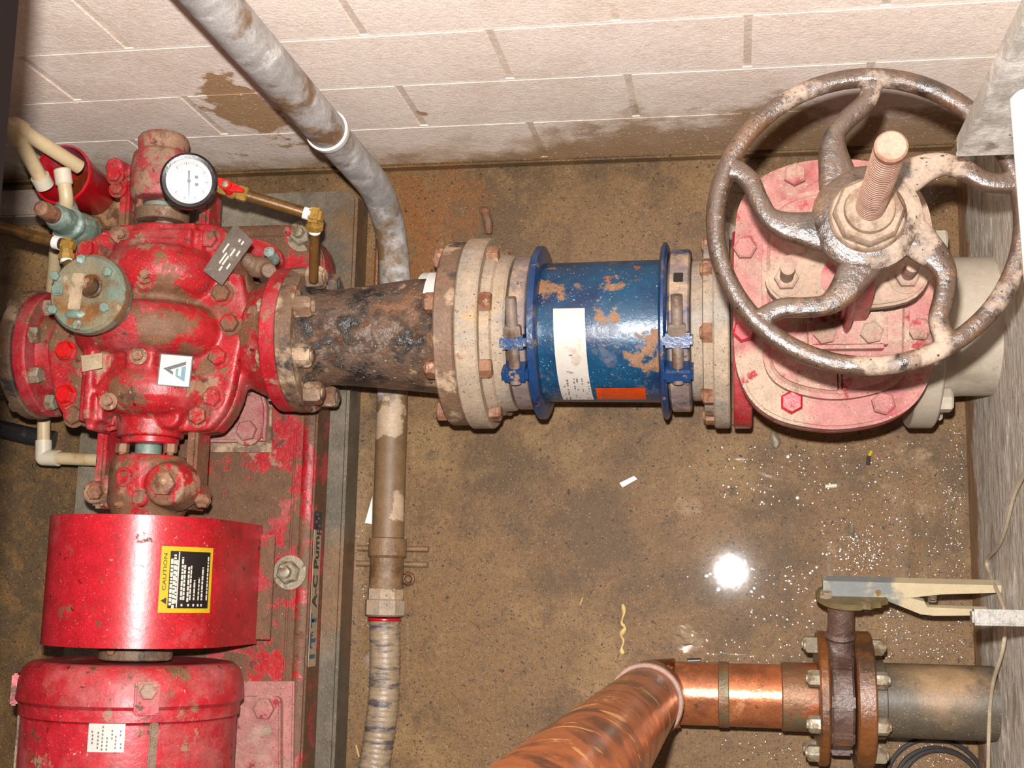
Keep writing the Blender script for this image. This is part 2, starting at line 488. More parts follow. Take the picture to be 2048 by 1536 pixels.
m_greyp = mat('pale_grey_pipe', C(200, 184, 164, 1.75), [ly(C(178, 160, 138, 1.75), 6, .53, .64), ly(C(118, 108, 96), 12, .62, .7, off=2)], rough=.7, bump=.15, var=.06)
m_galv = mat('galvanised_conduit', C(178, 172, 168, 1.2), [ly(C(158, 152, 147, 1.2), 9, .48, .64, off=1), ly(C(206, 200, 196, 1.2), 16, .56, .64, off=2), ly(C(172, 140, 108, 1.2), 14, .66, .69, off=3),
    ly(C(124, 112, 98, 1.3), 26, .66, .74, off=4, spots=[((-.678, .55, .03), .22, .2)]),
    ly(C(142, 110, 76), 7, .50, .60, off=5, spots=[((-.66, .20, .03), .30, .35), ((-.66, -.05, .03), .3, .35)]),
    ly(C(212, 182, 150), 12, .74, .78, off=6, spots=[((-.68, .33, .05), .08, .35), ((-.65, .16, .05), .06, .3)])], rough=.55, bump=.4, bs=60, bd=.002)
m_white = mat('white_paint', C(246, 244, 236, 1.6), [ly(C(200, 176, 140), 6, .62, .68)], rough=.4, bump=.1, var=.03)
m_bracket = mat('galvanised_bracket', C(176, 168, 158, 1.3), [ly(C(226, 218, 210, 1.3), 8, .5, .58, off=1, st=(1, 1, .5)), ly(C(130, 118, 104, 1.3), 9, .58, .66, off=2)], rough=.45, metal=.2, bump=.3)
m_paperw = mat('white_paper', C(250, 246, 240, 1.5), rough=.6, bump=.05, var=.03)
m_dirtylabel = mat('smudged_white_label', C(246, 234, 222, 2.1), [ly(C(214, 190, 160, 2.1), 18, .6, .7)], rough=.45, bump=.05, var=.04)
m_yellow = mat('yellow_label', C(240, 200, 40, 1.9), rough=.35, bump=0, var=.03)
m_ink_holes = mat('black_print_and_holes', C(34, 28, 26), rough=.4, bump=0, var=0)  # ink black, also the painted dark inside the oil hole and band slot
m_inkgrey = mat('grey_print', C(110, 100, 94), rough=.5, bump=0, var=0)
m_inkwhite = mat('white_print', C(224, 214, 200), rough=.5, bump=0, var=0)
m_teal = mat('teal_print', C(70, 140, 150, 2.1), [ly(C(110, 180, 184, 2.1), 60, .55, .65)], rough=.4, bump=0, var=0)
m_inkblue = mat('blue_print', C(60, 100, 120), rough=.5, bump=0, var=0)
m_strip = mat('grimy_label_strip', C(196, 170, 138, 1.6), [ly(C(160, 126, 92), 40, .58, .66)], rough=.5, bump=.1)
m_orange = mat('orange_sticker', C(246, 84, 14, 1.9), [ly(C(220, 60, 8), 30, .5, .6, st=(.3, 3, 1)), ly(C(160, 130, 100), 22, .66, .69)], rough=.4, bump=.1)
m_plate = mat('etched_nameplate', C(116, 100, 88), [ly(C(140, 124, 108), 30, .54, .64)], rough=.4, metal=.3, bump=.1)
m_dial = mat('gauge_dial', C(236, 228, 222, 3.3), rough=.3, bump=0, var=.02)
m_bezel = mat('black_bezel', C(44, 34, 34), [ly(C(84, 66, 60), 24, .58, .66)], rough=.25, bump=.1)
m_cup = mat('red_plastic', C(206, 14, 30), [ly(C(170, 84, 96), 8, .56, .68)], rough=.3, bump=.05, var=.05)
m_cupwater = mat('rusty_water', C(120, 46, 22), rough=.05, spec=.7, bump=.05, bs=40)
m_rag = mat('brown_rag', C(176, 130, 88), [ly(C(110, 70, 42), 26, .5, .6), ly(C(186, 146, 106), 40, .6, .66, off=2)], rough=.9, bump=.8, bs=60, bd=.006)
m_cable = mat('black_cable', C(66, 60, 58), rough=.35, bump=.05)
m_cord = mat('pale_cord', C(216, 194, 164, 1.8), rough=.6, bump=.1)
m_hose = mat('black_rubber_hose', C(44, 40, 42), [ly(C(80, 74, 76), 26, .56, .66)], rough=.35, bump=.3)
m_strut = mat('wet_galvanised_bar', C(190, 180, 168, 2.6), [ly(C(140, 126, 110, 2.6), 30, .5, .6), ly(C(230, 222, 214, 2.6), 40, .62, .66, off=2)], rough=.4, bump=.3)
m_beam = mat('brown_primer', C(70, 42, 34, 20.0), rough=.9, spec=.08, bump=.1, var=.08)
m_flex = mat('ribbed_flex_conduit', C(176, 152, 124, 1.6), [ly(C(92, 88, 92), 20, .5, .6, st=(.5, 2.4, 1)), ly(C(140, 112, 82), 12, .6, .68, off=2)], rough=.4, bump=.3)
m_plank = mat('pale_board', C(176, 156, 140), [ly(C(120, 98, 78), 30, .62, .68)], rough=.7, bump=.2)
m_stone = mat('grey_crumb', C(150, 132, 108), [ly(C(200, 190, 176), 80, .6, .66)], rough=.4, bump=.5)
m_film = mat('crumpled_clear_film', C(176, 150, 120), rough=.06, spec=.8, bump=.3, bs=30)
m_paintdrip = mat('yellow_drip', C(222, 186, 110), rough=.5, bump=.2)

# masonry
WY, WX = .87, .425                    # back wall plane, right wall plane
wp = lambda u, v: PY(u, v, WY)
wet = [(wp(430, 165), .11, .30), (wp(470, 215), .12, .30), (wp(545, 240), .11, .26), (wp(600, 290), .10, .25), (wp(505, 310), .10, .2), (wp(843, 225), .025, .4)]
def wall_mat(name, base, rough, bump):
    return mat(name, base, [
        ly(C(213, 194, 179, .84), 4, .46, .62, off=1),
        ly(C(166, 138, 108, .80), 8, .62, .80, off=2, z=(.03, .24, .34), amt=.7),
        ly(C(140, 108, 74, .80), 6, .68, .82, off=6, z=(0.0, .14, .36), spots=[(wp(1440, 275), .36, .30), (wp(1200, 290), .26, .2), (wp(1780, 280), .4, .28)], amt=.85),
        ly(C(164, 130, 96, .80), 10, .72, .76, off=4, spots=wet, r=.35)],
        rough=rough, bump=bump, bs=150, bd=.003, var=.07, vs=70, speck=[(C(160, 132, 112, .80), 260, .69, .74), (C(244, 226, 212, .80), 180, .69, .76)])
m_block = wall_mat('painted_block', C(222, 205, 192, .84), .75, .5)
m_mortar = wall_mat('painted_mortar', C(190, 172, 156, .85), .8, .5)
m_bed = wall_mat('pale_mortar_bed', C(238, 218, 202, .84), .8, .3)
m_floor = mat('wet_muddy_concrete', C(142, 104, 60, 1.72), [
    ly(C(112, 82, 46, 1.75), 5, .46, .58, off=1),
    ly(C(162, 124, 76, 1.75), 4, .53, .64, off=2),
    ly(C(152, 90, 30, 1.75), 9, .62, .80, off=3, amt=.8, spots=[(P(870, 450), .26, .26), (P(850, 560), .18, .18), (P(150, 600), .35, .14), (P(1900, 1530), .22, .16)]),
    ly(C(100, 78, 54, 1.75), 22, .58, .70, off=4, amt=.8, spots=[(P(60, 1150), .45, .16), (P(60, 800), .4, .08), (P(1300, 480), .35, .03)]),
    ly(C(172, 138, 100, 1.75), 8, .64, .72, off=5, spots=[(P(1500, 980), .35, .06), (P(1850, 950), .2, .1)])],
    rough=.6, spec=.35, bump=.6, bs=120, bd=.002, var=.15, vs=90, coat=.35, crough=.042, cbump=.03, cbs=22,
    speck=[(C(108, 78, 48, 1.75), 85, .63, .74), (C(78, 54, 34, 1.75), 330, .62, .68), (C(186, 158, 120, 1.75), 300, .67, .73), (C(62, 46, 32, 1.75), 110, .70, .74), (C(220, 200, 170, 1.75), 480, .74, .78)])
m_rwall = mat('rough_cement_render', C(200, 186, 168, 1.25), [
    ly(C(232, 220, 204, 1.25), 20, .52, .60, off=1, st=(1, .5, 1.3)),
    ly(C(160, 144, 126, 1.25), 18, .55, .64, off=2, st=(1, .45, 1.3)),
    ly(C(150, 112, 72, 1.15), 8, .66, .80, off=3, z=(.045, .13, .42)),
    ly(C(226, 212, 184, 1.25), 20, .90, .94, off=4, spots=[(PX(2005, 925, WX), .030, .5)])],
    rough=.85, bump=1.0, bs=42, bd=.008, bst=(1, .5, 1.2), var=.12)
m_pad = mat('worn_concrete_pad', C(146, 132, 112, 1.6), [ly(C(104, 92, 74, 1.6), 9, .55, .75, off=7, z=(-.74, -1.0, .40), ax='X'), ly(C(128, 112, 92, 1.55), 8, .5, .62, off=1), ly(C(132, 96, 60), 5, .56, .7, off=2, spots=[(P(720, 480, .05), .25, .14), (P(700, 1150, .05), .25, .18)])],
    rough=.5, bump=.5, bs=150, bd=.002, speck=[(C(96, 84, 70), 300, .66, .72), (C(190, 178, 162), 300, .70, .75)])

# ---------------------------------------------------------------- setting
def slab(name, lo, hi, m, kind='structure'):
    bm = bmesh.new()
    box(bm, [(a + b) / 2 for a, b in zip(lo, hi)], [b - a for a, b in zip(lo, hi)])
    return solo(name, bm, m, kind=kind)
floor = slab('floor', (-2.6, -1.6, -.08), (.425, .87, 0), m_floor)
wall_b = slab('wall_back', (-2.6, .8705, -.08), (.6, 1.0, 2.3), m_mortar)
bm = bmesh.new()
box(bm, (0, 0, 0), (.387, .012, .1935), bev=.0015)
me = mesh_of(bm, 'concrete_block'); me.materials.append(m_block)
bmh = bmesh.new()
for lev in range(0, 10):
    zc = .035 + .2 * lev + .1
    bmb = bmesh.new(); box(bmb, (-1.05, .8720, .035 + .2 * lev), (2.94, .007, .0062)); part('mortar_bed', bmb, m_bed, wall_b)
    for i in range(-6, 3):
        x0 = -.376 + .4 * i + (0 if lev % 2 == 0 else -.2) + .0065
        x1 = x0 + .387
        if x1 < -2.5 or x0 > .40: continue
        x1 = min(x1, .424)
        inst('concrete_block', me, wall_b, Matrix.Translation(((x0 + x1) / 2, WY + .004, zc)) @ Matrix.Diagonal(((x1 - x0) / .387, 1, 1, 1)))
bm = bmesh.new()
box(bm, (-1.05, .870, .014), (2.94, .014, .030), bev=.004)
solo('baseboard_back', bm, m_floor, kind='structure')
wall_r = slab('wall_right', (.425, -1.6, -.08), (.60, .875, 1.25), m_rwall)

# concrete pad under the pump
PADH = .08
bm = bmesh.new()
prism(bm, [(-1.325, -1.2, 0), (-.752, -1.2, 0), (-.752, .40, 0), (-.752, .785, 0), (-.765, .80, 0), (-1.1, .80, 0), (-1.1, .60, 0), (-1.30, .60, 0), (-1.322, .30, 0)], (0, 0, PADH), bev=.006)
solo('equipment_pad', bm, m_pad, 'low grey concrete pad under the red pump and motor', 'pad')
bm = bmesh.new()
box(bm, P(700, 500, .06) + V((.0, 0, 0)), (.03, .36, .012), bev=.003)
for dx in (-.006, .006): cyl(bm, P(716, 420, .012) + V((dx, 0, 0)), P(722, 585, .012) + V((dx, 0, 0)), .0045, seg=8)
bm.free()
bm = bmesh.new()
for dx in (-.0055, .0055): cyl(bm, V((-.722 + dx, .72, .006)), V((-.722 + dx, .44, .006)), .005, seg=8)
solo('rusty_rod_pair', bm, m_rustfl, 'pair of thin rusty rods lying beside the pad near the conduit bend', 'rods')

# ---------------------------------------------------------------- red base frame
XS, ZS, YC = -1.02, .38, .445
BT = .178
base = thing('base_frame', (-1.02, 0, PADH), 'long red steel base frame carrying pump and motor, paint walked off', 'base')
def rr(x0, x1, y0, y1, r, z, n=6):
    out = []
    for (cx, cy, a) in ((x1 - r, y1 - r, 0), (x0 + r, y1 - r, 90), (x0 + r, y0 + r, 180), (x1 - r, y0 + r, 270)):
        for k in range(n + 1):
            t = math.radians(a + 90 * k / n)
            out.append(V((cx + r * math.cos(t), cy + r * math.sin(t), z)))
    return out
bx0, bx1, by0, by1 = -1.135, -.789, -1.1, .705
bm = bmesh.new()
prism(bm, rr(bx0, bx1, by0, by1, .085, PADH), (0, 0, BT - .014 - PADH), bev=.012, seg=3)
part('deck', bm, m_redb, base)
bm = bmesh.new()
sweep(bm, [p + V((0, 0, BT - .014 - PADH)) for p in rr(bx0 + .012, bx1 - .012, by0 + .012, by1 - .012, .073, PADH)], .012, 10, up=(0, 0, 1), flat=.5, closed=True)
part('rolled_rim', bm, m_redb, base)
bm = bmesh.new()
box(bm, (-.905, -.36, BT - .010), (.16, 1.3, .008), bev=.003)
part('drip_plate', bm, m_redb, base)
hexN = hexmesh(.022, .02, m_zinc, .011, .016, .032)
for (u, v, zz) in ((605, 472, BT - .014), (580, 1145, BT - .006)):
    inst('anchor_nut', hexN, base, axis_m(P(u, v, zz), (0, 0, 1), .3))
# strip label on the side face
lab_y0, lab_y1 = P(640, 1335, .15).y, P(640, 1022, .15).y
fx = bx1 + .0012
bm = bmesh.new()
def onside(y, z): return V((fx, y, z))
zA, zB = .108, .150
prism(bm, [onside(lab_y0, zA), onside(lab_y1 - .035, zA), onside(lab_y1 - .035, zB), onside(lab_y0, zB)], (.001, 0, 0))
strip = part('label_strip', bm, m_strip, base, 'narrow white label strip on the side of the base')
bm = bmesh.new()
prism(bm, [onside(lab_y1 - .035, zA), onside(lab_y1, zA), onside(lab_y1, zB), onside(lab_y1 - .035, zB)], (.001, 0, 0))
part('label_block', bm, m_ink_holes, strip)
MT = Matrix.Translation((fx + .0014, 0, (zA + zB) / 2 + .002)) @ Matrix(((0, 0, 1), (1, 0, 0), (0, 1, 0))).to_4x4()
bm = bmesh.new()
text_bm(bm, 'A-C Pump', .036, Matrix.Translation((0, P(640, 1215, .13).y, 0)) @ MT, bold=.0008)
part('lettering', bm, m_ink_holes, strip)
bm = bmesh.new()
text_bm(bm, 'I T T', .042, Matrix.Translation((0, P(640, 1319, .13).y, 0)) @ MT, bold=.0018)
part('blue_lettering', bm, m_inkblue, strip)
bm = bmesh.new()
for k, dz in enumerate((.006, -.004, .010, -.009)): box(bm, (fx + .0014, lab_y1 - .006 - .007 * k, .129 + dz), (.0008, .004, .010))
part('worn_print', bm, m_inkgrey, strip)
bm = bmesh.new()
for v in (1242, 1266, 1272, 1297):
    y = P(640, v, .15).y
    box(bm, (fx + .0014, y, .138), (.0008, .003, .012))
part('print_tick', bm, m_inkgrey, strip)

# ---------------------------------------------------------------- pump
pump = thing('centrifugal_pump', (XS, YC, BT), 'red split case centrifugal pump with bolted cover and bearing housings', 'pump')
outl = [(232, 464), (300, 456), (440, 456), (478, 500), (492, 560), (503, 640), (488, 715), (472, 795), (442, 848), (400, 866), (230, 860), (165, 852), (130, 820), (114, 760), (108, 690), (128, 640), (142, 560), (162, 508), (200, 480)]
poly = spline([P(u, v, ZS) for u, v in outl], 4, closed=True)
# lower casing with nozzles
bm = bmesh.new()
prism(bm, [p - V((0, 0, .048)) for p in poly], (0, 0, .045))
torus(bm, (XS, YC - .005, ZS), (0, 1, 0), .085, .05, a0=math.pi / 2, a1=3 * math.pi / 2, up=(0, 0, 1))
box(bm, (XS, YC, .27), (.24, .24, .14), bev=.03)
SZ = .31
lathe(bm, (-.93, .446, SZ), (1, 0, 0), [(0, .075), (.04, .083), (.065, .093), (.10, .108), (.128, .118)], 40)
lathe(bm, (-1.12, .425, .29), (-1, 0, 0), [(0, .10), (.06, .085), (.13, .08), (.17, .085)], 40)
low = part('lower_casing', fuse(bm, .005, 5), m_red2, pump, ang=60)
# upper casing
bm = bmesh.new()
prism(bm, poly, (0, 0, .026), bev=.004)
torus(bm, (XS - .005, .44, ZS), (0, 1, 0), .092, .046, a0=-math.pi / 2, a1=math.pi / 2, up=(0, 0, 1), seg=30, ms=18)
for yy, R_, r_ in ((.545, .062, .050), (.335, .060, .046)):
    torus(bm, (XS + .01, yy, ZS), (0, 1, 0), R_, r_, a0=-math.pi / 2, a1=math.pi / 2, up=(0, 0, 1), seg=26, ms=16)
cyl(bm, (XS, .255, ZS), (XS, .635, ZS), .058, seg=32)
cyl(bm, (XS, .30, ZS), (XS, .60, ZS), .085, seg=32)
box(bm, (XS - .075, .345, ZS + .045), (.045, .17, .10), bev=.015)
box(bm, (XS + .01, .60, ZS + .03), (.17, .07, .06), bev=.015)
for (u, v, zz, r_) in ((292, 553, .475, .024), (278, 715, .475, .026), (335, 830, .43, .022), (215, 780, .47, .022)):
    p = P(u, v, zz); cyl(bm, V((p.x, p.y, .38)), p, r_ * 1.25, r_, 18)
cov = part('casing_cover', fuse(bm, .0036, 5), m_red, pump, ang=60)
# hex bolts round the split flange
hexR = hexmesh(.0165, .015, m_red2, 0, 0, .0215)
hexB = hexmesh(.0165, .015, m_bright, 0, 0, .020)
fb = [(462, 648), (438, 714), (427, 796), (445, 588), (398, 832), (420, 480), (240, 470), (175, 500), (133, 705), (150, 832), (335, 838), (222, 838)]
for i, (u, v) in enumerate(fb):
    p = P(u, v, ZS + .027)
    inst('bolt', hexR, pump, axis_m(p, (0, 0, 1), .4 * i))
for (u, v) in ((133, 790), (133, 703)):
    inst('bolt', hexB, pump, axis_m(P(u, v, ZS + .03), (0, 0, 1), .2), 'bright red bolt head')
sqp = bmesh.new(); box(sqp, (0, 0, .008), (.014, .014, .016), bev=.002); lathe(sqp, (0, 0, 0), (0, 0, 1), [(0, .015), (.005, .015)], 18)
sq = mesh_of(sqp, 'pipe_plug'); sq.materials.append(m_rustbolt)
for (u, v, zz) in ((292, 551, .478), (278, 713, .478), (218, 804, .49), (243, 472, .44)):
    inst('pipe_plug', sq, pump, axis_m(P(u, v, zz), (.25, 0, 1), .5))
# bearing housings
def bearing(y0, y1, big):
    bm = bmesh.new()
    s = 1 if y1 > y0 else -1
    L_ = abs(y1 - y0)
    if not big:
        lathe(bm, (XS - .012, y0, ZS), (0, s, 0), [(0, .05), (.02, .056), (L_ * .55, .054), (L_ * .7, .052), (L_ * .72, .044), (L_ - .01, .047), (L_, .04)], 36)
        box(bm, (XS - .012, y0 + s * .045, ZS - .03), (.15, .07, .05), bev=.012)
        cyl(bm, (XS - .085, y0 + s * .055, ZS + .0), (XS - .085, y0 + s * .055, ZS + .045), .02, .017, 16)
    else:
        lathe(bm, (XS + .005, y0, ZS), (0, s, 0), [(0, .062), (.015, .07), (L_ - .03, .07), (L_ - .012, .062), (L_, .058)], 36)
        box(bm, (XS - .002, y0 + s * .055, ZS - .015), (.185, .075, .05), bev=.014)
        for sx in (-1, 1):
            cyl(bm, (XS - .002 + sx * .088, y0 + s * .065, ZS - .03), (XS - .002 + sx * .088, y0 + s * .065, ZS + .024), .024, .02, 18)
        p = P(328, 968, .455); cyl(bm, (p.x, p.y, .4), p, .045, .036, 24)
    return fuse(bm, .0034, 4)
bt = part('bearing_housing', bearing(.69, .815, False), red_paint('pink_worn_red', .6, .42, (206, 44, 52), .4, off=21), pump, ang=60)
bb = part('bearing_housing', bearing(.222, .108, True), m_red2, pump, ang=60)
bm = bmesh.new(); p = P(289, 315, .425); lathe(bm, p + V((0, 0, -.004)), (.15, -.45, 1), [(0, .0085), (.008, .0085)], 16)
part('oil_hole_dark', bm, m_ink_holes, bt)  # flat black disc paints the dark inside of the hole
p = P(328, 968, .462); inst('filler_plug', hexmesh(.021, .014, m_rustbolt), bb, axis_m(p, (.1, 0, 1)))
for (u, v) in ((193, 985), (408, 1002)): inst('cap_bolt', hexmesh(.014, .012, m_rustbolt), bb, axis_m(P(u, v, .41), (0, 0, 1)))
for (u, v) in ((252, 955), (283, 995)):
    bm = bmesh.new(); lathe(bm, P(u, v, .444), (-.2, 0, 1), [(0, .017), (.008, .016), (.009, .012), (.004, .010)], 20)
    part('cast_boss', bm, m_red, bb)
p = P(247, 1010, .438); inst('grease_nipple', hexmesh(.0075, .012, m_rustbolt, .004, .008), bb, axis_m(p, (-.2, 0, 1)))
for (u, v, zz) in ((231, 352, .43), (236, 378, .415)): inst('cap_bolt', hexmesh(.013, .012, m_red, 0, 0, .017), bt, axis_m(P(u, v, zz), (0, 0, 1)))
# cradle arms
def arm(x, y0, y1):
    bm = bmesh.new()
    box(bm, (x, (y0 + y1) / 2, ZS - .02), (.019, abs(y1 - y0), .06), bev=.005)
    return bm
for x, y0, y1 in ((-1.108, .13, .30), (-.937, .13, .30), (-1.098, .60, .75), (-.942, .58, .73)):
    part('cradle_arm', arm(x, y0, y1), m_red2, pump)
# shaft, glands
bm = bmesh.new(); cyl(bm, (XS, .08, ZS), (XS, .78, ZS), .018, seg=20)
part('shaft', bm, m_steel, pump)
bm = bmesh.new(); ring(bm, (XS, .243, ZS), (0, 1, 0), .02, .05, .013)
part('gland', bm, m_redg, pump)
bm = bmesh.new(); ring(bm, (XS - .002, .222, ZS), (0, 1, 0), .017, .023, .022, 28)
part('gland_sleeve', bm, m_verd, pump, 'green bronze sleeve')
bm = bmesh.new(); ring(bm, (XS - .006, .648, ZS), (0, 1, 0), .02, .049, .022); 
part('gland', bm, m_ironf, pump, 'muddy brown gland')
bm = bmesh.new(); ring(bm, (XS - .008, .672, ZS), (0, 1, 0), .017, .032, .012, 28)
part('gland_sleeve', bm, m_verd, pump, 'green bronze sleeve')
hexG = hexmesh(.012, .016, m_rustbolt, .006, .012)
for sx in (-1, 1):
    inst('gland_nut', hexG, pump, axis_m((XS + sx * .045, .243, ZS + .012), (0, -1, 0)))
    inst('gland_nut', hexG, pump, axis_m((XS + sx * .045, .666, ZS + .012), (0, 1, 0)))
# suction flange / discharge flange
def flange(bm, p, d, r, th, ri=.0): lathe(bm, p, d, [(0, ri), (0, r - .003), (.003, r), (th - .003, r), (th, r - .003), (th, ri)], 56, loop=True)
bm = bmesh.new(); flange(bm, (-.808, .443, SZ), (1, 0, 0), .130, .028, .06)
part('suction_flange', bm, m_redm, pump)
bm = bmesh.new(); flange(bm, (-1.262, .425, .29), (-1, 0, 0), .118, .026, .05)
part('discharge_flange', bm, m_redm, pump)
hexZ = hexmesh(.0165, .016, m_zinc)
for k in range(8):
    a = math.radians(12 + 45 * k)
    inst('bolt', hexZ, pump, axis_m((-1.262, .425 + .095 * math.sin(a), .29 + .095 * math.cos(a)), (1, 0, 0), .3), 'bare zinc bolt head')
# feet
bm = bmesh.new()
prism(bm, [P(u, v, BT) for u, v in ((425, 905), (545, 905), (545, 800), (400, 800))], (0, 0, .008), bev=.002)
part('shim_plate', bm, m_ironf, pump)
bm = bmesh.new()
prism(bm, spline([P(u, v, BT + .008) for u, v in ((390, 878), (520, 884), (536, 870), (532, 790), (460, 760), (395, 800))], 3, closed=True), (0, 0, .02), bev=.005)
box(bm, (-.93, .40, .26), (.06, .12, .10), bev=.015)
part('foot', bm, m_dustred, pump)
inst('foot_bolt', hexmesh(.02, .016, m_dustred, 0, 0, .028), pump, axis_m(P(496, 862, BT + .029), (0, 0, 1), .2))
bm = bmesh.new()
prism(bm, spline([P(u, v, BT) for u, v in ((440, 560), (560, 540), (560, 500), (500, 480), (440, 490))], 3, closed=True), (0, 0, .02), bev=.005)
part('foot', bm, m_red2, pump)
# ear and small casting lumps by the nameplate
bm = bmesh.new()
ball(bm, P(520, 535, .36), (.026, .02, .02)); ball(bm, P(497, 523, .37), (.016, .016, .018)); cyl(bm, P(535, 555, .33), P(538, 540, .38), .016, .014, 14)
part('lifting_lug', fuse(bm, .003, 3), m_ironf, pump, ang=60)
bm = bmesh.new(); lathe(bm, P(547, 520, .33), (.1, .2, 1), [(0, .012), (.012, .013), (.02, .009), (.034, .010)], 12)
part('drain_cock', bm, m_verd, pump, 'grey green drain plug')
# nameplate on a tilted seat
a, b, c, d = P(466, 444, .46), P(499, 478, .46), P(442, 570, .46), P(408, 543, .46)
a.z, b.z, c.z, d.z = .45, .442, .455, .463
bm = bmesh.new(); prism(bm, [a, b, c, d], V((.2, -.1, 1)).normalized() * .003, bev=.001)
npl = part('nameplate', bm, m_plate, pump, 'dark etched metal nameplate')
bm = bmesh.new()
nx, ny = (c - b), (a - b)
nrm = V((.2, -.1, 1)).normalized() * .0034
for (s0, s1, t_) in ((.35, .55, .72), (.50, .74, .58), (.52, .72, .45), (.34, .5, .40), (.6, .72, .22), (.3, .42, .2), (.12, .2, .3), (.14, .2, .45), (.74, .84, .42)):
    q0, q1 = b + nx * s0 + ny * t_ + nrm, b + nx * s1 + ny * t_ + nrm
    w = ny.normalized() * .0016
    prism(bm, [q0 - w, q1 - w, q1 + w, q0 + w], nrm * .1)
part('etching', bm, m_inkwhite, npl)
bm = bmesh.new(); cyl(bm, (b + c) / 2 + V((-.02, .0, -.06)), (a + c) / 2 - nrm, .012, seg=12); part('plate_post', bm, m_red2, npl)
# square emblem on the cover: black caret with a teal E, lying on its side
E4 = [P(323, 709, .476), P(316, 769, .476), None, P(384, 714, .458)]
E4[2] = E4[1] + E4[3] - E4[0]
eu, ev = E4[3] - E4[0], E4[1] - E4[0]
en = eu.cross(ev).normalized(); en = en if en.z > 0 else -en
bm = bmesh.new(); prism(bm, E4, en * .003, bev=.001)
emb = part('emblem_plate', bm, m_dirtylabel, pump, 'white square plate with black and teal emblem')
bm = bmesh.new(); prism(bm, [E4[0] - eu * .04 - ev * .03, E4[1] - eu * .04 + ev * .03, E4[2] + eu * .04 + ev * .03, E4[3] + eu * .04 - ev * .03], en * .0015)
part('emblem_backing', bm, m_ink_holes, emb)
def ep(s, t): return E4[0] + eu * s + ev * t + en * .0032
def epoly(m, name, pts):
    bm = bmesh.new(); prism(bm, [ep(s, t) for s, t in pts], en * .0004); return part(name, bm, m, emb)
epoly(m_ink_holes, 'emblem_stroke', [(.11, .46), (.84, .17), (.84, .29), (.34, .49), (.45, .55), (.45, .66)])
epoly(m_teal, 'emblem_stroke', [(.53, .45), (.85, .33), (.85, .86), (.53, .69)])
bm = bmesh.new()
for (s0, s1) in ((.61, .71),): prism(bm, [ep(s0, .44) + en * .0006, ep(s1, .40) + en * .0006, ep(s1, .70) + en * .0006, ep(s0, .66) + en * .0006], en * .0004)
part('emblem_gap', bm, m_dirtylabel, emb)
# masking tape and a paper stub stuck to the left rib
bm = bmesh.new()
prism(bm, [P(163, 712, .487), P(205, 706, .487), P(205, 736, .487), P(166, 744, .487)], (0, 0, .0015)); part('tape_scrap', bm, m_strip, pump, 'dusty strip of tape')

# ---------------------------------------------------------------- coupling guard
guard = thing('coupling_guard', (XS, 0, BT), 'bright red arched coupling guard with yellow caution label', 'guard')
GR = .156
gy0, gy1 = -.103, .112
bm = bmesh.new()
t = bmesh.new()
prof = [(-GR, .205)] + [(GR * math.sin(a), ZS + GR * math.cos(a)) for a in [math.radians(-90 + 6 * k) for k in range(31)]] + [(GR, .22)]
inn = [(x * (1 - .003 / GR), (z - ZS) * (1 - .003 / GR) + ZS if z > ZS else z) for x, z in prof]
for ring_ in (0,):
    A = [[t.verts.new((XS + x, y, z)) for x, z in prof] for y in (gy0, gy1)]
    B = [[t.verts.new((XS + x, y, z)) for x, z in inn] for y in (gy0, gy1)]
    n = len(prof)
    for i in range(n - 1):
        t.faces.new((A[0][i], A[0][i + 1], A[1][i + 1], A[1][i]))
        t.faces.new((B[0][i], B[1][i], B[1][i + 1], B[0][i + 1]))
        for k in (0, 1): t.faces.new((A[k][i], B[k][i], B[k][i + 1], A[k][i + 1]))
    for i in (0, n - 1): t.faces.new((A[0][i], A[1][i], B[1][i], B[0][i]))
join(bm, t)
part('shell', bm, m_redg, guard)
bm = bmesh.new(); box(bm, (XS + GR + .012, .0, .222), (.03, .19, .004), bev=.001); part('mounting_strip', bm, m_redb, guard)
bm = bmesh.new(); box(bm, (XS - GR + .014, .0, .206), (.03, .19, .004), bev=.001); part('mounting_strip', bm, m_redb, guard)
def cylmap(phi, y, rad=0.0): return V((XS + (GR + rad) * math.sin(phi), y, ZS + (GR + rad) * math.cos(phi)))
ph0, ph1 = math.radians(37), math.radians(73)
ly0, ly1 = P(375, 1226, .47).y, P(375, 1094, .47).y
def patch(bm, s0, s1, t0, t1, rad, th=.0006, n=8):
    """s across (0 left .. 1 right), t from the lower to the upper end of the label"""
    t_ = bmesh.new()
    R0 = [[t_.verts.new(cylmap(ph0 + (ph1 - ph0) * (s0 + (s1 - s0) * i / n), ly0 + (ly1 - ly0) * tt, rad)) for i in range(n + 1)] for tt in (t0, t1)]
    for i in range(n): t_.faces.new((R0[0][i], R0[0][i + 1], R0[1][i + 1], R0[1][i]))
    bmesh.ops.solidify(t_, geom=t_.faces[:], thickness=-th)
    join(bm, t_)
bm = bmesh.new(); patch(bm, 0, 1, 0, 1, .0006)
cl = part('caution_label', bm, m_yellow, guard, 'yellow and black caution label')
bm = bmesh.new(); patch(bm, .15, .93, .07, .93, .0014); part('label_panel', bm, m_ink_holes, cl)
bm = bmesh.new(); patch(bm, .29, .31, .08, .92, .0022, n=2)
rows = ((.185, .07, .86, .022), (.235, .02, .92, .022), (.272, .10, .84, .014), (.37, .16, .88, .018), (.415, .16, .75, .018), (.49, .13, .72, .018), (.535, .16, .74, .014), (.61, .16, .50, .016), (.70, .16, .54, .014), (.77, .16, .72, .018), (.88, .16, .90, .016))
rnd = random.Random(3)
for (s, t0, t1, w) in rows:                 # rows of print too small to read
    x = t0
    while x < t1:
        l = rnd.uniform(.03, .09)
        patch(bm, s - w, s + w, .05 + .9 * x, .05 + .9 * min(x + l, t1), .0022, n=2)
        x += l + .016
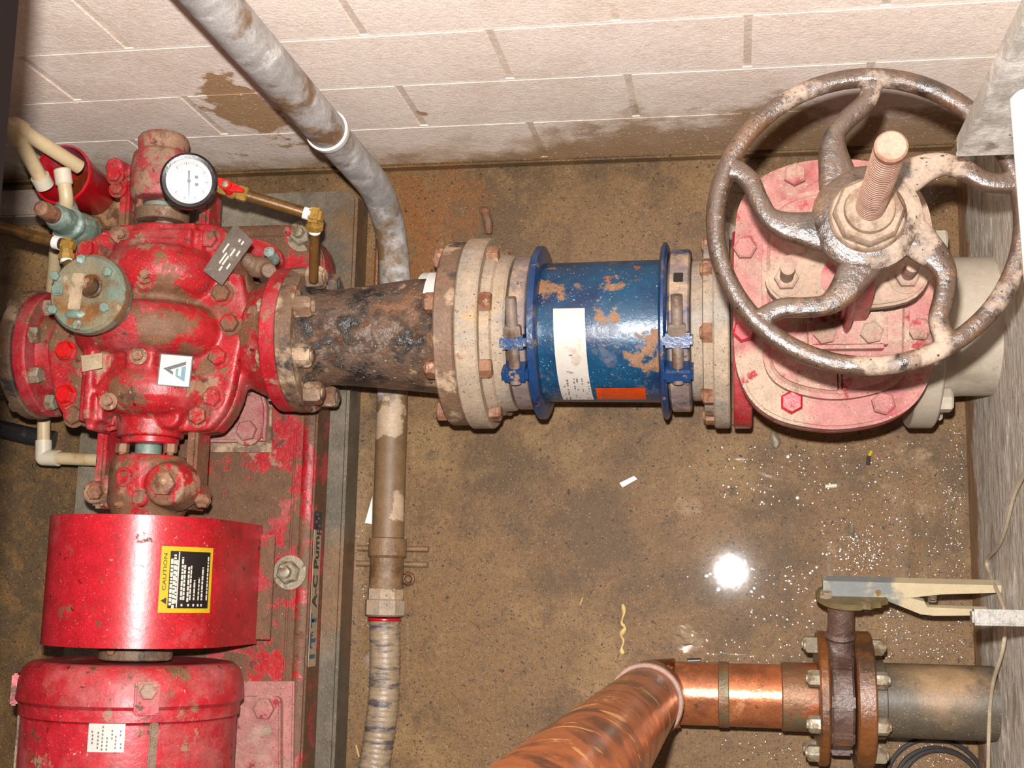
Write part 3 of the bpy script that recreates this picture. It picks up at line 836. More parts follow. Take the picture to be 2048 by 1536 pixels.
for s in (.39, .51, .61, .70, .77): patch(bm, s - .016, s + .016, .1, .135, .0022, n=2)
part('label_print', bm, m_inkwhite, cl)
bm = bmesh.new()
tb = bmesh.new(); text_bm(tb, 'CAUTION', 1.0, Matrix.Identity(4))
wdt = max(v.co.x for v in tb.verts)
for v in tb.verts:
    x, y = v.co.x / wdt, v.co.y
    v.co = cylmap(ph0 + (ph1 - ph0) * (.075 - y * .085), ly0 + (ly1 - ly0) * (.33 + .56 * x), .0016 + (.0005 if v.co.z > 0 else 0))
join(bm, tb)
t = bmesh.new()
tri = [t.verts.new(cylmap(ph0 + (ph1 - ph0) * s, ly0 + (ly1 - ly0) * q, .0018)) for s, q in ((.03, .18), (.125, .13), (.125, .23))]
t.faces.new(tri); bmesh.ops.solidify(t, geom=t.faces[:], thickness=-.0006); join(bm, t)
part('lettering', bm, m_ink_holes, cl)

# ---------------------------------------------------------------- motor
MXS = XS + .008
motor = thing('electric_motor', (XS, -.4, BT), 'red electric motor with rounded end bell and white data sticker', 'motor')
MR, MZ = .172, .40
bm = bmesh.new(); ring(bm, (XS, -.128, ZS), (0, 1, 0), .018, .062, .034, 40); 
part('shaft_collar', bm, m_ironf, motor, 'brown shaft collar')
inst('set_screw', hexmesh(.007, .008, m_rustbolt), motor, axis_m((XS - .012, -.112, ZS + .061), (0, 0, 1)))
bm = bmesh.new()
lathe(bm, (MXS, -.128, MZ), (0, -1, 0), [(.004, .03), (.004, .12), (0, .15), (.002, .166), (.012, .178), (.030, .183), (.062, .186), (.068, .180), (.086, .180), (.090, .173)], 64)
part('end_bell', bm, m_redm, motor)
bm = bmesh.new()
lathe(bm, (MXS, -.215, MZ), (0, -1, 0), [(0, .172), (.004, .176), (.6, .176), (.61, .17)], 64)
part('frame', bm, m_redm, motor)
bm = bmesh.new()
for ph in (38, -58):
    a = math.radians(ph)
    bm = bmesh.new()
    p = V((MXS + .176 * math.sin(a), -.5, MZ + .176 * math.cos(a)))
    box(bm, p, (.013, .58, .006), R=Matrix.Rotation(-a, 3, 'Y').inverted(), bev=.002)
    part('frame_seam', bm, m_ironf, motor)
for ph in (33, -66):
    bm = bmesh.new()
    a = math.radians(ph)
    p = V((MXS + .186 * math.sin(a), -.176, MZ + .186 * math.cos(a)))
    box(bm, p, (.038, .052, .012), R=Matrix.Rotation(a, 3, 'Y'), bev=.003)
    part('bell_lug', bm, m_redm, motor)
a = math.radians(33); p = V((MXS + .192 * math.sin(a), -.166, MZ + .192 * math.cos(a)))
inst('lug_bolt', hexmesh(.013, .01, m_dust), motor, axis_m(p, (math.sin(a), 0, math.cos(a))))
# paper sticker on the barrel
sp = [P(u, v, .55) for u, v in ((195, 1437), (259, 1437), (257, 1503), (193, 1503))]
bm = bmesh.new(); t = bmesh.new()
xs_ = [sp[0].x + (sp[1].x - sp[0].x) * k / 6 for k in range(7)]
RR = .1772
R0 = [[t.verts.new((x, y, MZ + math.sqrt(RR ** 2 - (x - MXS) ** 2))) for x in xs_] for y in (sp[0].y, sp[2].y)]
for i in range(6): t.faces.new((R0[0][i], R0[0][i + 1], R0[1][i + 1], R0[1][i]))
bmesh.ops.solidify(t, geom=t.faces[:], thickness=-.0008); join(bm, t)
stk = part('data_sticker', bm, m_dirtylabel, motor, 'small white data sticker')
bm = bmesh.new()
for (s, t0, t1) in ((.12, .25, .4), (.14, .45, .75), (.3, .3, .9), (.42, .2, .95), (.55, .5, .95), (.68, .3, .6), (.78, .5, .9), (.9, .3, .5), (.92, .7, .9)):
    x = sp[0].x + (sp[1].x - sp[0].x) * s
    y0, y1 = sp[2].y + (sp[0].y - sp[2].y) * (1 - t1), sp[2].y + (sp[0].y - sp[2].y) * (1 - t0)
    z = MZ + math.sqrt(RR ** 2 - (x - MXS) ** 2) + .0012
    k = y0
    while k < y1 - .002:
        box(bm, (x, k + .002, z), (.0022, .0032, .0006), R=Matrix.Rotation(math.asin((x - MXS) / RR), 3, 'Y')); k += .0056
part('label_print', bm, m_inkgrey, stk)
# feet
fz = BT + .004
bm = bmesh.new(); prism(bm, [P(u, v, BT - .01) for u, v in ((470, 1362), (592, 1362), (588, 1640), (470, 1640))], (0, 0, .012), bev=.003)
part('shim_plate', bm, m_dustred, motor)
bm = bmesh.new(); prism(bm, [P(u, v, fz) for u, v in ((460, 1392), (556, 1392), (564, 1396), (566, 1404), (566, 1600), (460, 1600))], (0, 0, .016), bev=.003)
part('foot', bm, m_dustred, motor)
inst('foot_bolt', hexmesh(.02, .014, m_dustred, 0, 0, .027), motor, axis_m(P(530, 1417, fz + .017), (0, 0, 1)))
bm = bmesh.new(); lathe(bm, P(533, 1462, fz + .016), (0, 0, 1), [(0, .011), (.003, .011), (.003, .008), (.001, .007)], 20); part('dowel', bm, m_dust, motor)
bm = bmesh.new(); box(bm, (XS - .03, -.6, .245), (.2, .7, .10), bev=.02); part('pedestal', bm, m_redm, motor)

# ---------------------------------------------------------------- suction line: reducer
AZ, AY = .26, .46
def ax(u, z=AZ, v=668): return P(u, v, z).x
red = thing('eccentric_reducer', (-.62, AY, .17), 'rust pitted black iron reducer between pump and grey flange', 'pipe fitting')
bm = bmesh.new(); flange(bm, (-.779, .443, SZ), (1, 0, 0), .1315, .03, .06); part('small_flange', bm, m_ironf, red)
bm = bmesh.new()
x0, x1 = -.75, ax(908)
t = bmesh.new(); rings = []
for k, (s, r_) in enumerate(((0, .105), (.05, .092), (.12, .086), (.3, .089), (.5, .095), (.7, .101), (.86, .106), (.95, .113), (1, .124))):
    c = V((x0 + (x1 - x0) * s, .446 + (AY - .446) * s, SZ + (AZ - SZ) * s))
    rings.append([t.verts.new(c + V((0, math.sin(2 * math.pi * i / 48) * r_, math.cos(2 * math.pi * i / 48) * r_))) for i in range(48)])
for A, B in zip(rings, rings[1:]):
    for i in range(48): t.faces.new((A[i], A[(i + 1) % 48], B[(i + 1) % 48], B[i]))
t.faces.new(rings[0]); t.faces.new(rings[-1]); join(bm, t)
part('cone', bm, m_iron, red)
bm = bmesh.new(); flange(bm, (x1 - .002, AY, AZ), (1, 0, 0), .166, .036, .07); part('large_flange', bm, m_ironf, red)
hexI = hexmesh(.0185, .018, m_rustbolt, .010, .003)
hexI2 = hexmesh(.021, .03, m_ironf, .011, .004)
hexS = hexmesh(.015, .010, m_ironf)
for k in range(8):
    a = math.radians(10 + 45 * k)
    inst('flange_nut', hexI, red, axis_m((x1 - .002, AY + .146 * math.sin(a), AZ + .146 * math.cos(a)), (-1, 0, 0), a))
    a = math.radians(18 + 45 * k)
    inst('flange_nut', hexI2, red, axis_m((-.748, .446 + .112 * math.sin(a), SZ + .112 * math.cos(a)), (1, 0, 0), a))
    inst('flange_bolt', hexS, red, axis_m((-.807, .446 + .112 * math.sin(a), SZ + .112 * math.cos(a)), (-1, 0, 0), a))
# flange adapter, blue coupling
cpl = thing('flange_adapter', (ax(990), AY, .09), 'mud spattered grey flange adapter bolted to the rusty reducer', 'pipe fitting')
g0 = x1 + .036
bm = bmesh.new(); flange(bm, (g0, AY, AZ), (1, 0, 0), .172, .040, .07); part('flange_ring', bm, m_greyfl, cpl)
bm = bmesh.new()
g1, g2, g3 = g0 + .040, ax(1012), ax(1036)
lathe(bm, (g1, AY, AZ), (1, 0, 0), [(0, .150), (g2 - g1 - .004, .148), (g2 - g1, .142), (g3 - g1 - .004, .140), (g3 - g1, .136)], 56)
part('hub', bm, m_greyfl, cpl)
hexH = hexmesh(.0185, .020, m_rustbolt)
for k in range(8):
    a = math.radians(10 + 45 * k)
    inst('flange_bolt', hexH, cpl, axis_m((g1, AY + .147 * math.sin(a), AZ + .147 * math.cos(a)), (1, 0, 0), a))

blue = thing('pipe_coupling', (ax(1205), AY, .11), 'blue enamelled pipe coupling with white label and orange sticker', 'coupling')
b0, b1 = ax(1094), ax(1328)
bm = bmesh.new(); lathe(bm, (b0 - .03, AY, AZ), (1, 0, 0), [(0, .12), (.03, .124), (b1 - b0 + .03, .126), (b1 - b0 + .06, .12)], 64); part('sleeve', bm, m_blue, blue)
for (xa, xb, r_) in ((ax(1076), ax(1096), .155), (ax(1326), ax(1340), .156)):
    bm = bmesh.new(); lathe(bm, (xa, AY, AZ), (1, 0, 0), [(0, .122), (0, r_ - .007), (.004, r_), (xb - xa - .004, r_), (xb - xa, r_ - .007), (xb - xa, .122)], 64, loop=True)
    part('rim', bm, m_blued, blue)
bands = ((ax(1038), ax(1075), .138), (ax(1342), ax(1384), .143))
for (xa, xb, r_) in bands:
    w = xb - xa
    bm = bmesh.new(); lathe(bm, (xa, AY, AZ), (1, 0, 0), [(0, .12), (0, r_ - .006), (.004, r_), (w - .003, r_), (w, r_ - .004), (w, .12)], 64, loop=True)
    band = part('clamp_band', bm, m_band, blue)
    cxx = (xa + xb) / 2
    def rad(deg, r): a = math.radians(deg); return V((cxx, AY - r * math.sin(a), AZ + r * math.cos(a)))
    for deg in (17, 37):
        bm = bmesh.new()
        R_ = Matrix.Rotation(math.radians(deg), 3, 'X')
        box(bm, rad(deg, r_ + .012), (w * 1.35, .024, .046), R=R_, bev=.005)
        part('bolt_lug', bm, m_blued, band)
    bm = bmesh.new()
    tdir = (rad(37, r_ + .017) - rad(17, r_ + .017)).normalized()
    q = rad(27, r_ + .020)
    cyl(bm, q + tdir * .045, q - tdir * .105, .0095, seg=12)
    part('clamp_bolt', bm, m_steel, band)
    if r_ > .14:
        bm = bmesh.new(); box(bm, rad(-27, r_ - .0005), (.016, .02, .004), R=Matrix.Rotation(math.radians(-27), 3, 'X'), bev=.001); part('bolt_slot_dark', bm, m_ink_holes, band)  # solid black box paints the shaded hollow of the slot
    inst('clamp_nut', hexmesh(.0165, .018, m_steel), band, axis_m(q - tdir * .039, -tdir))
# labels on the sleeve
def spatch(bm, xa, xb, d0, d1, r, th=.0006, n=10, skew=0.0):
    t_ = bmesh.new()
    R0 = []
    for i in range(n + 1):
        a = math.radians(d0 + (d1 - d0) * i / n)
        sk = skew * i / n
        R0.append([t_.verts.new((x + sk, AY - r * math.sin(a), AZ + r * math.cos(a))) for x in (xa, xb)])
    for A, B in zip(R0, R0[1:]): t_.faces.new((A[0], A[1], B[1], B[0]))
    bmesh.ops.solidify(t_, geom=t_.faces[:], thickness=-th)
    join(bm, t_)
def deg_of(v, u=1200):              # turn round the sleeve seen at image row v
    best = min(range(-80, 81), key=lambda k: abs(_row(u, k) - v)); return best
def _row(u, k):
    a = math.radians(k); p = V((ax(u), AY - .126 * math.sin(a), AZ + .126 * math.cos(a)))
    w = ROT.transposed() @ (p - V((0, 0, CAMH))); return 768 - FPX * w.y / -w.z
bm = bmesh.new(); spatch(bm, x1 - .052, x1 - .022, -76, -50, .1125, .002); spatch(bm, x1 - .034, x1 - .010, -58, -26, .1175, .002); spatch(bm, x1 - .014, x1 + .004, -48, -36, .126, .002); part('plaster_smear', bm, m_ptfe, red, 'white plaster smear')
la, lb = deg_of(617), deg_of(800)
bm = bmesh.new(); spatch(bm, ax(1108, .37), ax(1171, .37), la, lb, .1268, skew=.006); wl = part('product_label', bm, m_dirtylabel, blue, 'tall white label')
bm = bmesh.new()
rnd = random.Random(5)
for i in range(46):
    x = rnd.choice([1119, 1126, 1140, 1146, 1156, 1163, 1168]); v = rnd.uniform(755, 796)
    dd = deg_of(v)
    spatch(bm, ax(x, .36) + .004, ax(x + rnd.uniform(2, 4), .36) + .004, dd, dd + 1.2, .1276, n=1)
for (x, v) in ((1133, 742), (1139, 743), (1140, 708)):
    dd = deg_of(v); spatch(bm, ax(x, .36), ax(x + 7, .36), dd, dd + .8, .1276, n=1)
part('label_print', bm, m_inkgrey, wl)
oa, ob = deg_of(776), deg_of(803)
bm = bmesh.new(); spatch(bm, ax(1191, .33), ax(1290, .33), oa, ob, .1272); osk = part('warning_sticker', bm, m_orange, blue, 'torn orange sticker')
bm = bmesh.new()
for v in (784, 789, 795): dd = deg_of(v); spatch(bm, ax(1200, .33), ax(1262, .33), dd, dd + .5, .128, n=1)
part('sticker_print', bm, m_inkgrey, osk)

# short muddy spool between blue coupling and gate valve
spool = thing('flanged_spool', (ax(1420), AY, .09), 'short mud caked grey flanged spool beside the red gate valve', 'pipe fitting')
s0, s1 = ax(1385), ax(1460)
bm = bmesh.new()
lathe(bm, (s0, AY, AZ), (1, 0, 0), [(0, .12), (.002, .124), (.02, .124), (.022, .150), (.038, .152), (.040, .138), (s1 - s0, .138)], 56); part('hub', bm, m_greyfl, spool)
bm = bmesh.new(); flange(bm, (ax(1428), AY, AZ), (1, 0, 0), .172, s1 - ax(1428), .07); part('flange_ring', bm, m_greyfl, spool)
for k in range(8):
    a = math.radians(32 + 45 * k)
    inst('flange_bolt', hexI, spool, axis_m((ax(1428), AY + .148 * math.sin(a), AZ + .148 * math.cos(a)), (-1, 0, 0), a))

# ---------------------------------------------------------------- gate valve
VX = .160
gv = thing('gate_valve', (VX, AY, .09), 'large dusty red gate valve with bronze rising stem and muddy iron handwheel', 'valve')
v0, v1, v2, v3 = ax(1466), ax(1502), ax(1812), ax(1862)
bm = bmesh.new(); flange(bm, (v0, AY, AZ), (1, 0, 0), .172, v1 - v0, .07); part('inlet_flange', bm, m_redm, gv)
bm = bmesh.new(); flange(bm, (v2, AY, AZ), (1, 0, 0), .172, v3 - v2, .07); part('outlet_flange', bm, m_greyp, gv, 'flange caked in pale cement dust')
bm = bmesh.new()
lathe(bm, (v1 - .01, AY, AZ), (1, 0, 0), [(0, .13), (.03, .118), (.08, .13), (v2 - v1 - .06, .13), (v2 - v1 - .02, .118), (v2 - v1 + .02, .13)], 40)
box(bm, (VX - .005, AY + .01, .38), (.22, .3, .16), bev=.05)
part('body', fuse(bm, .006, 5), m_redm, gv, ang=60)
zb = .452
bo = [(1470, 470), (1480, 405), (1520, 355), (1590, 325), (1667, 316), (1745, 322), (1810, 348), (1852, 400), (1868, 470), (1872, 560), (1872, 690), (1860, 755), (1828, 808), (1775, 840), (1700, 856), (1635, 856), (1560, 840), (1508, 806), (1478, 752), (1468, 690), (1467, 570)]
zt = zb + .03
bp = spline([P(u, v, zt) for u, v in bo], 5, closed=True)
bm = bmesh.new(); prism(bm, [p - V((0, 0, .052)) for p in bp], (0, 0, .024), bev=0); part('body_flange', bm, m_redm, gv)
bm = bmesh.new(); prism(bm, [p - V((0, 0, .026)) for p in bp], (0, 0, .026), bev=.005)
bi = [(1525, 480), (1532, 430), (1565, 398), (1620, 378), (1700, 374), (1775, 392), (1812, 435), (1820, 520), (1820, 690), (1812, 745), (1770, 778), (1690, 795), (1620, 790), (1560, 768), (1530, 728), (1525, 650)]
zi = zt + .03
prism(bm, [p - V((0, 0, .032)) for p in spline([P(u, v, zi) for u, v in bi], 5, closed=True)], (0, 0, .032), bev=.012, seg=3)
bon = part('bonnet', bm, m_dustred, gv)
bm = bmesh.new(); box(bm, (P(1680, 770, zi).x, P(1680, 757, zi).y, zi - .001), (.008, .05, .006), bev=.002); part('cast_rib', bm, m_dustred, gv)
hexV = hexmesh(.0185, .014, m_dustred); hexV2 = hexmesh(.0185, .014, m_redm)
for i, (u, v) in enumerate(((1490, 498), (1488, 664), (1583, 806), (1766, 808), (1838, 660), (1838, 470), (1590, 352), (1752, 352))):
    inst('bonnet_bolt', hexV2 if i in (1, 2) else hexV, gv, axis_m(P(u, v, zt), (0, 0, 1), .25 * i))
# stuffing box, gland and yoke
zg = zi + .02
bm = bmesh.new()
lathe(bm, (VX, AY, zi - .02), (0, 0, 1), [(0, .055), (.02, .05), (.035, .040), (.10, .036), (.13, .036)], 32)
part('stuffing_box', bm, m_dustred, gv)
bm = bmesh.new()
GZ = .60
prism(bm, spline([V((VX - .115, AY, GZ)), V((VX - .085, AY - .036, GZ)), V((VX, AY - .045, GZ)), V((VX + .085, AY - .036, GZ)), V((VX + .115, AY, GZ)), V((VX + .085, AY + .036, GZ)), V((VX, AY + .045, GZ)), V((VX - .085, AY + .036, GZ))], 4, closed=True), (0, 0, .02), bev=.004)
part('gland_flange', bm, m_dust, gv)
for sx in (-1, 1):
    inst('gland_bolt', hexmesh(.018, .016, m_dust, .010, .05, .026), gv, axis_m((VX + sx * .085, AY, GZ + .02), (0, 0, 1)))
    bm = bmesh.new(); cyl(bm, (VX + sx * .085, AY, zi - .01), (VX + sx * .085, AY, GZ), .010, seg=12); part('eye_bolt', bm, m_dustred, gv)
WZ = .915
for sy in (-1, 1):
    bm = bmesh.new()
    box(bm, (VX + .008, AY + sy * .058, zi + .012), (.116, .060, .034), bev=.006)
    part('yoke_foot', bm, m_dustred if sy < 0 else m_dust, gv)
    bm = bmesh.new()
    pts = spline([V((VX + .016, AY + sy * .040, zi + .015)), V((VX + .014, AY + sy * .042, zi + .09)), V((VX + .008, AY + sy * .044, zi + .2)), V((VX, AY + sy * .04, WZ - .08)), V((VX, AY + sy * .035, WZ - .05))], 5)
    sweep(bm, pts, .021, 12, up=(0, 1, 0), flat=.34, sq=.5)
    sweep(bm, [p + V((-.010, sy * .012, 0)) for p in pts], .006, 10, up=(0, 1, 0), flat=2.4)
    part('yoke_arm', bm, m_redm, gv)
    for sx in (-.034, .034):
        inst('yoke_bolt', hexmesh(.0175, .012, m_dust), gv, axis_m((VX + .008 + sx, AY + sy * .066, zi + .029), (0, 0, 1), .2))
bm = bmesh.new(); lathe(bm, (VX, AY, WZ - .075), (0, 0, 1), [(0, .042), (.02, .05), (.05, .05), (.055, .042)], 28); part('yoke_hub', bm, m_redm, gv)
# rising stem with thread
bm = bmesh.new()
SR = .0172
TOP = 1.178
prof = [(0, SR * .9)]
h = .25
while h < TOP - .5 - .012:
    prof += [(h, SR), (h + .0024, SR), (h + .0032, SR * .93), (h + .0056, SR * .93)]
    h += .0064
prof += [(TOP - .5 - .010, SR), (TOP - .5 - .003, SR * 1.0), (TOP - .5, SR * .86), (TOP - .5, SR * .8), (TOP - .5 - .001, 0)]
lathe(bm, (VX, AY, .5), (0, 0, 1), prof, 28); part('rising_stem', bm, m_stem, gv, 'dusty threaded bronze stem', ang=25)
# handwheel
hw = thing('t', (0, 0, 0), None, None)
bpy.data.objects.remove(hw)
WR, WC = .195, V((VX, AY, WZ))
bm = bmesh.new()
sweep(bm, [WC + V((math.cos(2 * math.pi * i / 96), math.sin(2 * math.pi * i / 96), 0)) * (WR - .012) for i in range(96)], .0118, 14, up=(0, 0, 1), flat=.95, closed=True, sq=.75)
lathe(bm, WC + V((0, 0, -.016)), (0, 0, 1), [(0, .058), (.006, .066), (.024, .066), (.031, .056)], 36)
wheel = part('handwheel', bm, m_wheel, gv, 'round handwheel with five curved spokes')
th0 = [87, 157, 225, 301, 14.5]
sp_pol = [(.16, 44), (.27, 38), (.38, 31), (.50, 26), (.60, 20), (.68, 10.5), (.76, 2.5), (.86, -.5), (.95, 0)]
for a0 in th0:
    pts = [WC + V((math.cos(math.radians(a0 + da)), math.sin(math.radians(a0 + da)), 0)) * (WR * rr_) for rr_, da in sp_pol]
    pts = spline(pts, 5)
    n = len(pts)
    wd = []
    for i in range(n):
        s = i / (n - 1)
        w = .030 - .034 * s if s < .52 else .0122
        w = max(w, .0122) + (.014 * max(0, (s - .85) / .15) ** 2)
        wd.append(w)
    bm = bmesh.new(); sweep(bm, pts, wd, 14, up=(0, 0, 1), flat=[.0105] * n, sq=.6); part('spoke', bm, m_wheel, wheel)
bm = bmesh.new()
lathe(bm, WC + V((0, 0, .014)), (0, 0, 1), [(0, .046), (.006, .046), (.010, .043)], 32)
lathe(bm, WC + V((0, 0, .022)), (0, 0, 1), [(0, .0425), (.014, .0425), (.019, .039)], 8)
lathe(bm, WC + V((0, 0, .038)), (0, 0, 1), [(0, .031), (.010, .029), (.012, .026)], 28)
part('hub_nut', bm, m_nut, wheel, 'pale eight sided hub nut')
# raised casting marks on the rim
bm = bmesh.new()
for deg in (118, 123.5, 129, 134, 139, 145, 150):
    a = math.radians(deg)
    box(bm, WC + V((math.cos(a), math.sin(a), 0)) * (WR - .012) + V((0, 0, .0115)), (.010, .0035, .003), R=Matrix.Rotation(a, 3, 'Z'), bev=.001)
    box(bm, WC + V((math.cos(a + .04), math.sin(a + .04), 0)) * (WR - .012) + V((0, 0, .0115)), (.0035, .008, .003), R=Matrix.Rotation(a, 3, 'Z'), bev=.001)
part('cast_mark', bm, m_wheel, wheel)

# outlet pipe through the right wall
bm = bmesh.new(); lathe(bm, (v3 - .002, AY, AZ), (1, 0, 0), [(0, .135), (.018, .128), (.035, .119), (.05, .118), (.5 - v3, .118)], 56)
solo('outlet_pipe', bm, m_greyp, 'pale grey dust covered pipe from gate valve into the right wall', 'pipe')
hexP = hexmesh(.02, .022, m_greyp)
for k in range(8):
    a = math.radians(22.5 + 45 * k)
    inst('flange_nut', hexP, gv, axis_m((v3, AY + .146 * math.sin(a), AZ + .146 * math.cos(a)), (1, 0, 0), a))
# round dark stub seen between wheel and bonnet
bm = bmesh.new(); cyl(bm, V((-.012, .70, 0)), V((-.012, .70, .05)), .020, .018, 18, bev=.003); solo('pipe_stub', bm, m_greyp, 'small grey round stub on the floor behind the gate valve', 'stub')

# ---------------------------------------------------------------- butterfly valve line
CY, CZ = -.168, .17
def cx_(u, z=CZ): return P(u, 1390, z).x
bv = thing('butterfly_valve', (cx_(1680), CY, .055), 'wet brown butterfly valve with pale locking lever, clamped between rusty flanges', 'valve')
w0, w1 = cx_(1656), cx_(1702)
bm = bmesh.new()
lathe(bm, (w0, CY, CZ), (1, 0, 0), [(0, .05), (0, .082), (.004, .086), (w1 - w0 - .004, .086), (w1 - w0, .082), (w1 - w0, .05)], 40, loop=True)
for deg in (45, 90, 135, 225, 270, 315, 0, 180):
    a = math.radians(deg); box(bm, ((w0 + w1) / 2, CY + .087 * math.sin(a), CZ + .087 * math.cos(a)), (w1 - w0, .026, .014), R=Matrix.Rotation(-a, 3, 'X'), bev=.004)
part('body', bm, m_bfly, bv)
nd = V((0, math.cos(math.radians(24)), math.sin(math.radians(24))))
nc = V((cx_(1679), CY, CZ))
bm = bmesh.new(); lathe(bm, nc, nd, [(.05, .030), (.09, .026), (.112, .023), (.118, .027), (.124, .022), (.185, .0215)], 28); part('neck', bm, m_bfly, bv)
q = nc + nd * .185
xaxis = V((1, 0, 0)); yax = nd.cross(xaxis).normalized()          # yax points down from the plate plane
bm = bmesh.new()
out = []
for k in range(40):
    a = 2 * math.pi * k / 40
    r_ = .048 + (.016 * max(0, math.cos(a)) ** 2)
    if -70 < math.degrees(math.atan2(math.sin(a), math.cos(a))) < 100 and k % 2: r_ -= .004
    out.append(q + V((.010, 0, 0)) + xaxis * math.cos(a) * r_ * 1.08 + yax * math.sin(a) * r_)
prism(bm, out, nd * .009, bev=.0015)
part('notch_plate', bm, m_olive, bv, 'olive toothed notch plate')
inst('plate_bolt', hexmesh(.011, .01, m_zinc), bv, axis_m(q + V((-.026, 0, 0)) + yax * -.014 + nd * .009, nd))
inst('plate_bolt', hexmesh(.013, .012, m_zinc), bv, axis_m(q + V((-.026, 0, 0)) + yax * .012, -nd))
lo = q + nd * .012
bm = bmesh.new()
def lp(x, y): return V((0, 0, 0)) + lo + V((x, 0, 0)) + nd * y
lx = [P(u, 1190, lo.z).x - lo.x for u in (1645, 1880, 2010)]
# channel arm
arm_pts = [(lx[0], -.004), (lx[0], .024), (lx[2] - .01, .022), (lx[2], .018), (lx[2], .010), (lx[1], .004), (lx[1] - .07, -.006), (lx[1] - .09, -.008)]
prism(bm, [lp(x, y) - yax * .012 for x, y in arm_pts], yax * .024, bev=.002)
part('lever', bm, m_lever, bv, 'long pale dusty lever')
bm = bmesh.new()
tr = [(lx[0] + .075, -.006), (lx[1] - .085, .0), (lx[1] - .055, -.004), (lx[1] - .025, -.012), (lx[1] - .02, -.022), (lx[1] + .075, -.024), (lx[1] + .078, -.034), (lx[1] - .01, -.037), (lx[1] - .03, -.035), (lx[1] - .085, -.012), (lx[0] + .11, -.013)]
prism(bm, [lp(x, y) - yax * .006 for x, y in tr], yax * .013, bev=.0015); part('trigger', bm, m_lever, bv)
bm = bmesh.new()
for k in range(3): torus(bm, lp(lx[1] - .012, -.004 - .004 * k), nd, .006, .0013, 14, 6)
part('trigger_spring', bm, m_zinc, bv)
bm = bmesh.new(); cyl(bm, lp(lx[1] - .10, .006) - yax * .016, lp(lx[1] - .10, .006) + yax * .016, .0045, seg=12); part('lever_pin', bm, m_brass, bv)

cop = thing('copper_pipe', (cx_(1490), CY, CZ - .056), 'bright wet copper pipe with taped joint leading to the butterfly valve', 'pipe')
RXc, RYc = -.148, -.172
bm = bmesh.new(); lathe(bm, (cx_(1352) - .03, CY, CZ), (1, 0, 0), [(0, .054), (cx_(1565) - cx_(1352) + .03, .054)], 48); part('tube', bm, m_coppipe, cop)
bm = bmesh.new(); lathe(bm, (cx_(1437), CY, CZ), (1, 0, 0), [(0, .0545), (.0015, .0562), (.017, .0562), (.0185, .0545)], 48); part('solder_joint', bm, m_coppd, cop)
bm = bmesh.new(); lathe(bm, (cx_(1562), CY, CZ), (1, 0, 0), [(0, .0545), (.002, .058), (cx_(1634) - cx_(1562), .058)], 48); part('sleeve', bm, m_coppd, cop, 'brown tarnished sleeve')
f0, f1 = cx_(1633), cx_(1653)
bm = bmesh.new(); flange(bm, (f0, CY, CZ), (1, 0, 0), .113, f1 - f0, .045); part('flange_ring', bm, m_rustfl, cop)
zn = hexmesh(.0145, .019, m_zinc, .008, .004)
for k in range(8):
    a = math.radians(22.5 + 45 * k)
    inst('flange_nut', zn, cop, axis_m((f0, CY + .096 * math.sin(a), CZ + .096 * math.cos(a)), (-1, 0, 0), a))

ris = thing('copper_riser', (RXc, RYc, CZ), 'tall copper riser standing up out of its elbow toward the viewer', 'pipe')
bm = bmesh.new()
pts = fillet([V((cx_(1350) + .005, CY, CZ)), V((RXc, RYc, CZ)), V((RXc, RYc, CZ + .16))], .085, 10)
sweep(bm, pts, .0595, 40, up=(0, 1, 0)); part('elbow', bm, m_copper, ris)
bm = bmesh.new(); ring(bm, (RXc, RYc, CZ + .155), (0, 0, 1), .053, .0625, .012, 44); part('solder_rim', bm, m_stem, ris, 'pale solder rim')
bm = bmesh.new(); cyl(bm, (RXc, RYc, CZ + .14), (RXc, RYc, 1.9), .0555, seg=56); part('tube', bm, m_copper, ris)

blk = thing('black_pipe', (cx_(1850), CY, CZ - .058), 'dull black pipe from rusty flange into the right wall', 'pipe')
f2, f3 = cx_(1705), cx_(1742)
bm = bmesh.new(); flange(bm, (f2, CY, CZ), (1, 0, 0), .114, f3 - f2, .045); part('flange_ring', bm, m_rustfl, blk)
bm = bmesh.new(); lathe(bm, (f3, CY, CZ), (1, 0, 0), [(0, .066), (.02, .066), (.022, .062), (.55 - f3, .062)], 48); part('tube', bm, m_black, blk)
for k in range(8):
    a = math.radians(22.5 + 45 * k)
    inst('flange_nut', zn, blk, axis_m((f3, CY + .096 * math.sin(a), CZ + .096 * math.cos(a)), (1, 0, 0), a))

# ---------------------------------------------------------------- grey conduit down the back wall, along the floor
con = thing('wall_conduit', (-.678, .5, 0), 'grey galvanised conduit coming down the wall and along the floor', 'conduit')
CX_, CYw = -.678, .765
bm = bmesh.new(); cyl(bm, (CX_, CYw, .50), (CX_, CYw, 2.25), .0335, seg=36); part('riser', bm, m_galv, con)
bm = bmesh.new(); lathe(bm, (CX_, CYw, .488), (0, 0, 1), [(0, .031), (0, .0355), (.004, .037), (.016, .037), (.018, .034)], 36); part('coupling_ring', bm, m_ptfe, con, 'white rim of the conduit coupling')
bm = bmesh.new()
pts = fillet([V((CX_, CYw, .50)), V((CX_, CYw, .033)), V((CX_ + .003, .10, .033)), V((CX_ + .003, .08, .033))], [.30, 0], 14)
sweep(bm, pts, .0312, 28, up=None); part('floor_bend', bm, m_galv, con)
bm = bmesh.new()
lathe(bm, (CX_ + .003, .10, .034), (0, -1, 0), [(0, .031), (.002, .037), (.035, .038), (.04, .033), (.10, .034)], 28)
part('union', bm, m_mudiron, con, 'muddy brown pipe union')
y0 = P(770, 1240, .034).y
bm = bmesh.new(); lathe(bm, (CX_ + .002, y0 + .06, .034), (0, -1, 0), [(0, .036), (.02, .036), (.022, .040), (.05, .040), (.054, .034)], 8); part('gland_nut', bm, m_greyfl, con)
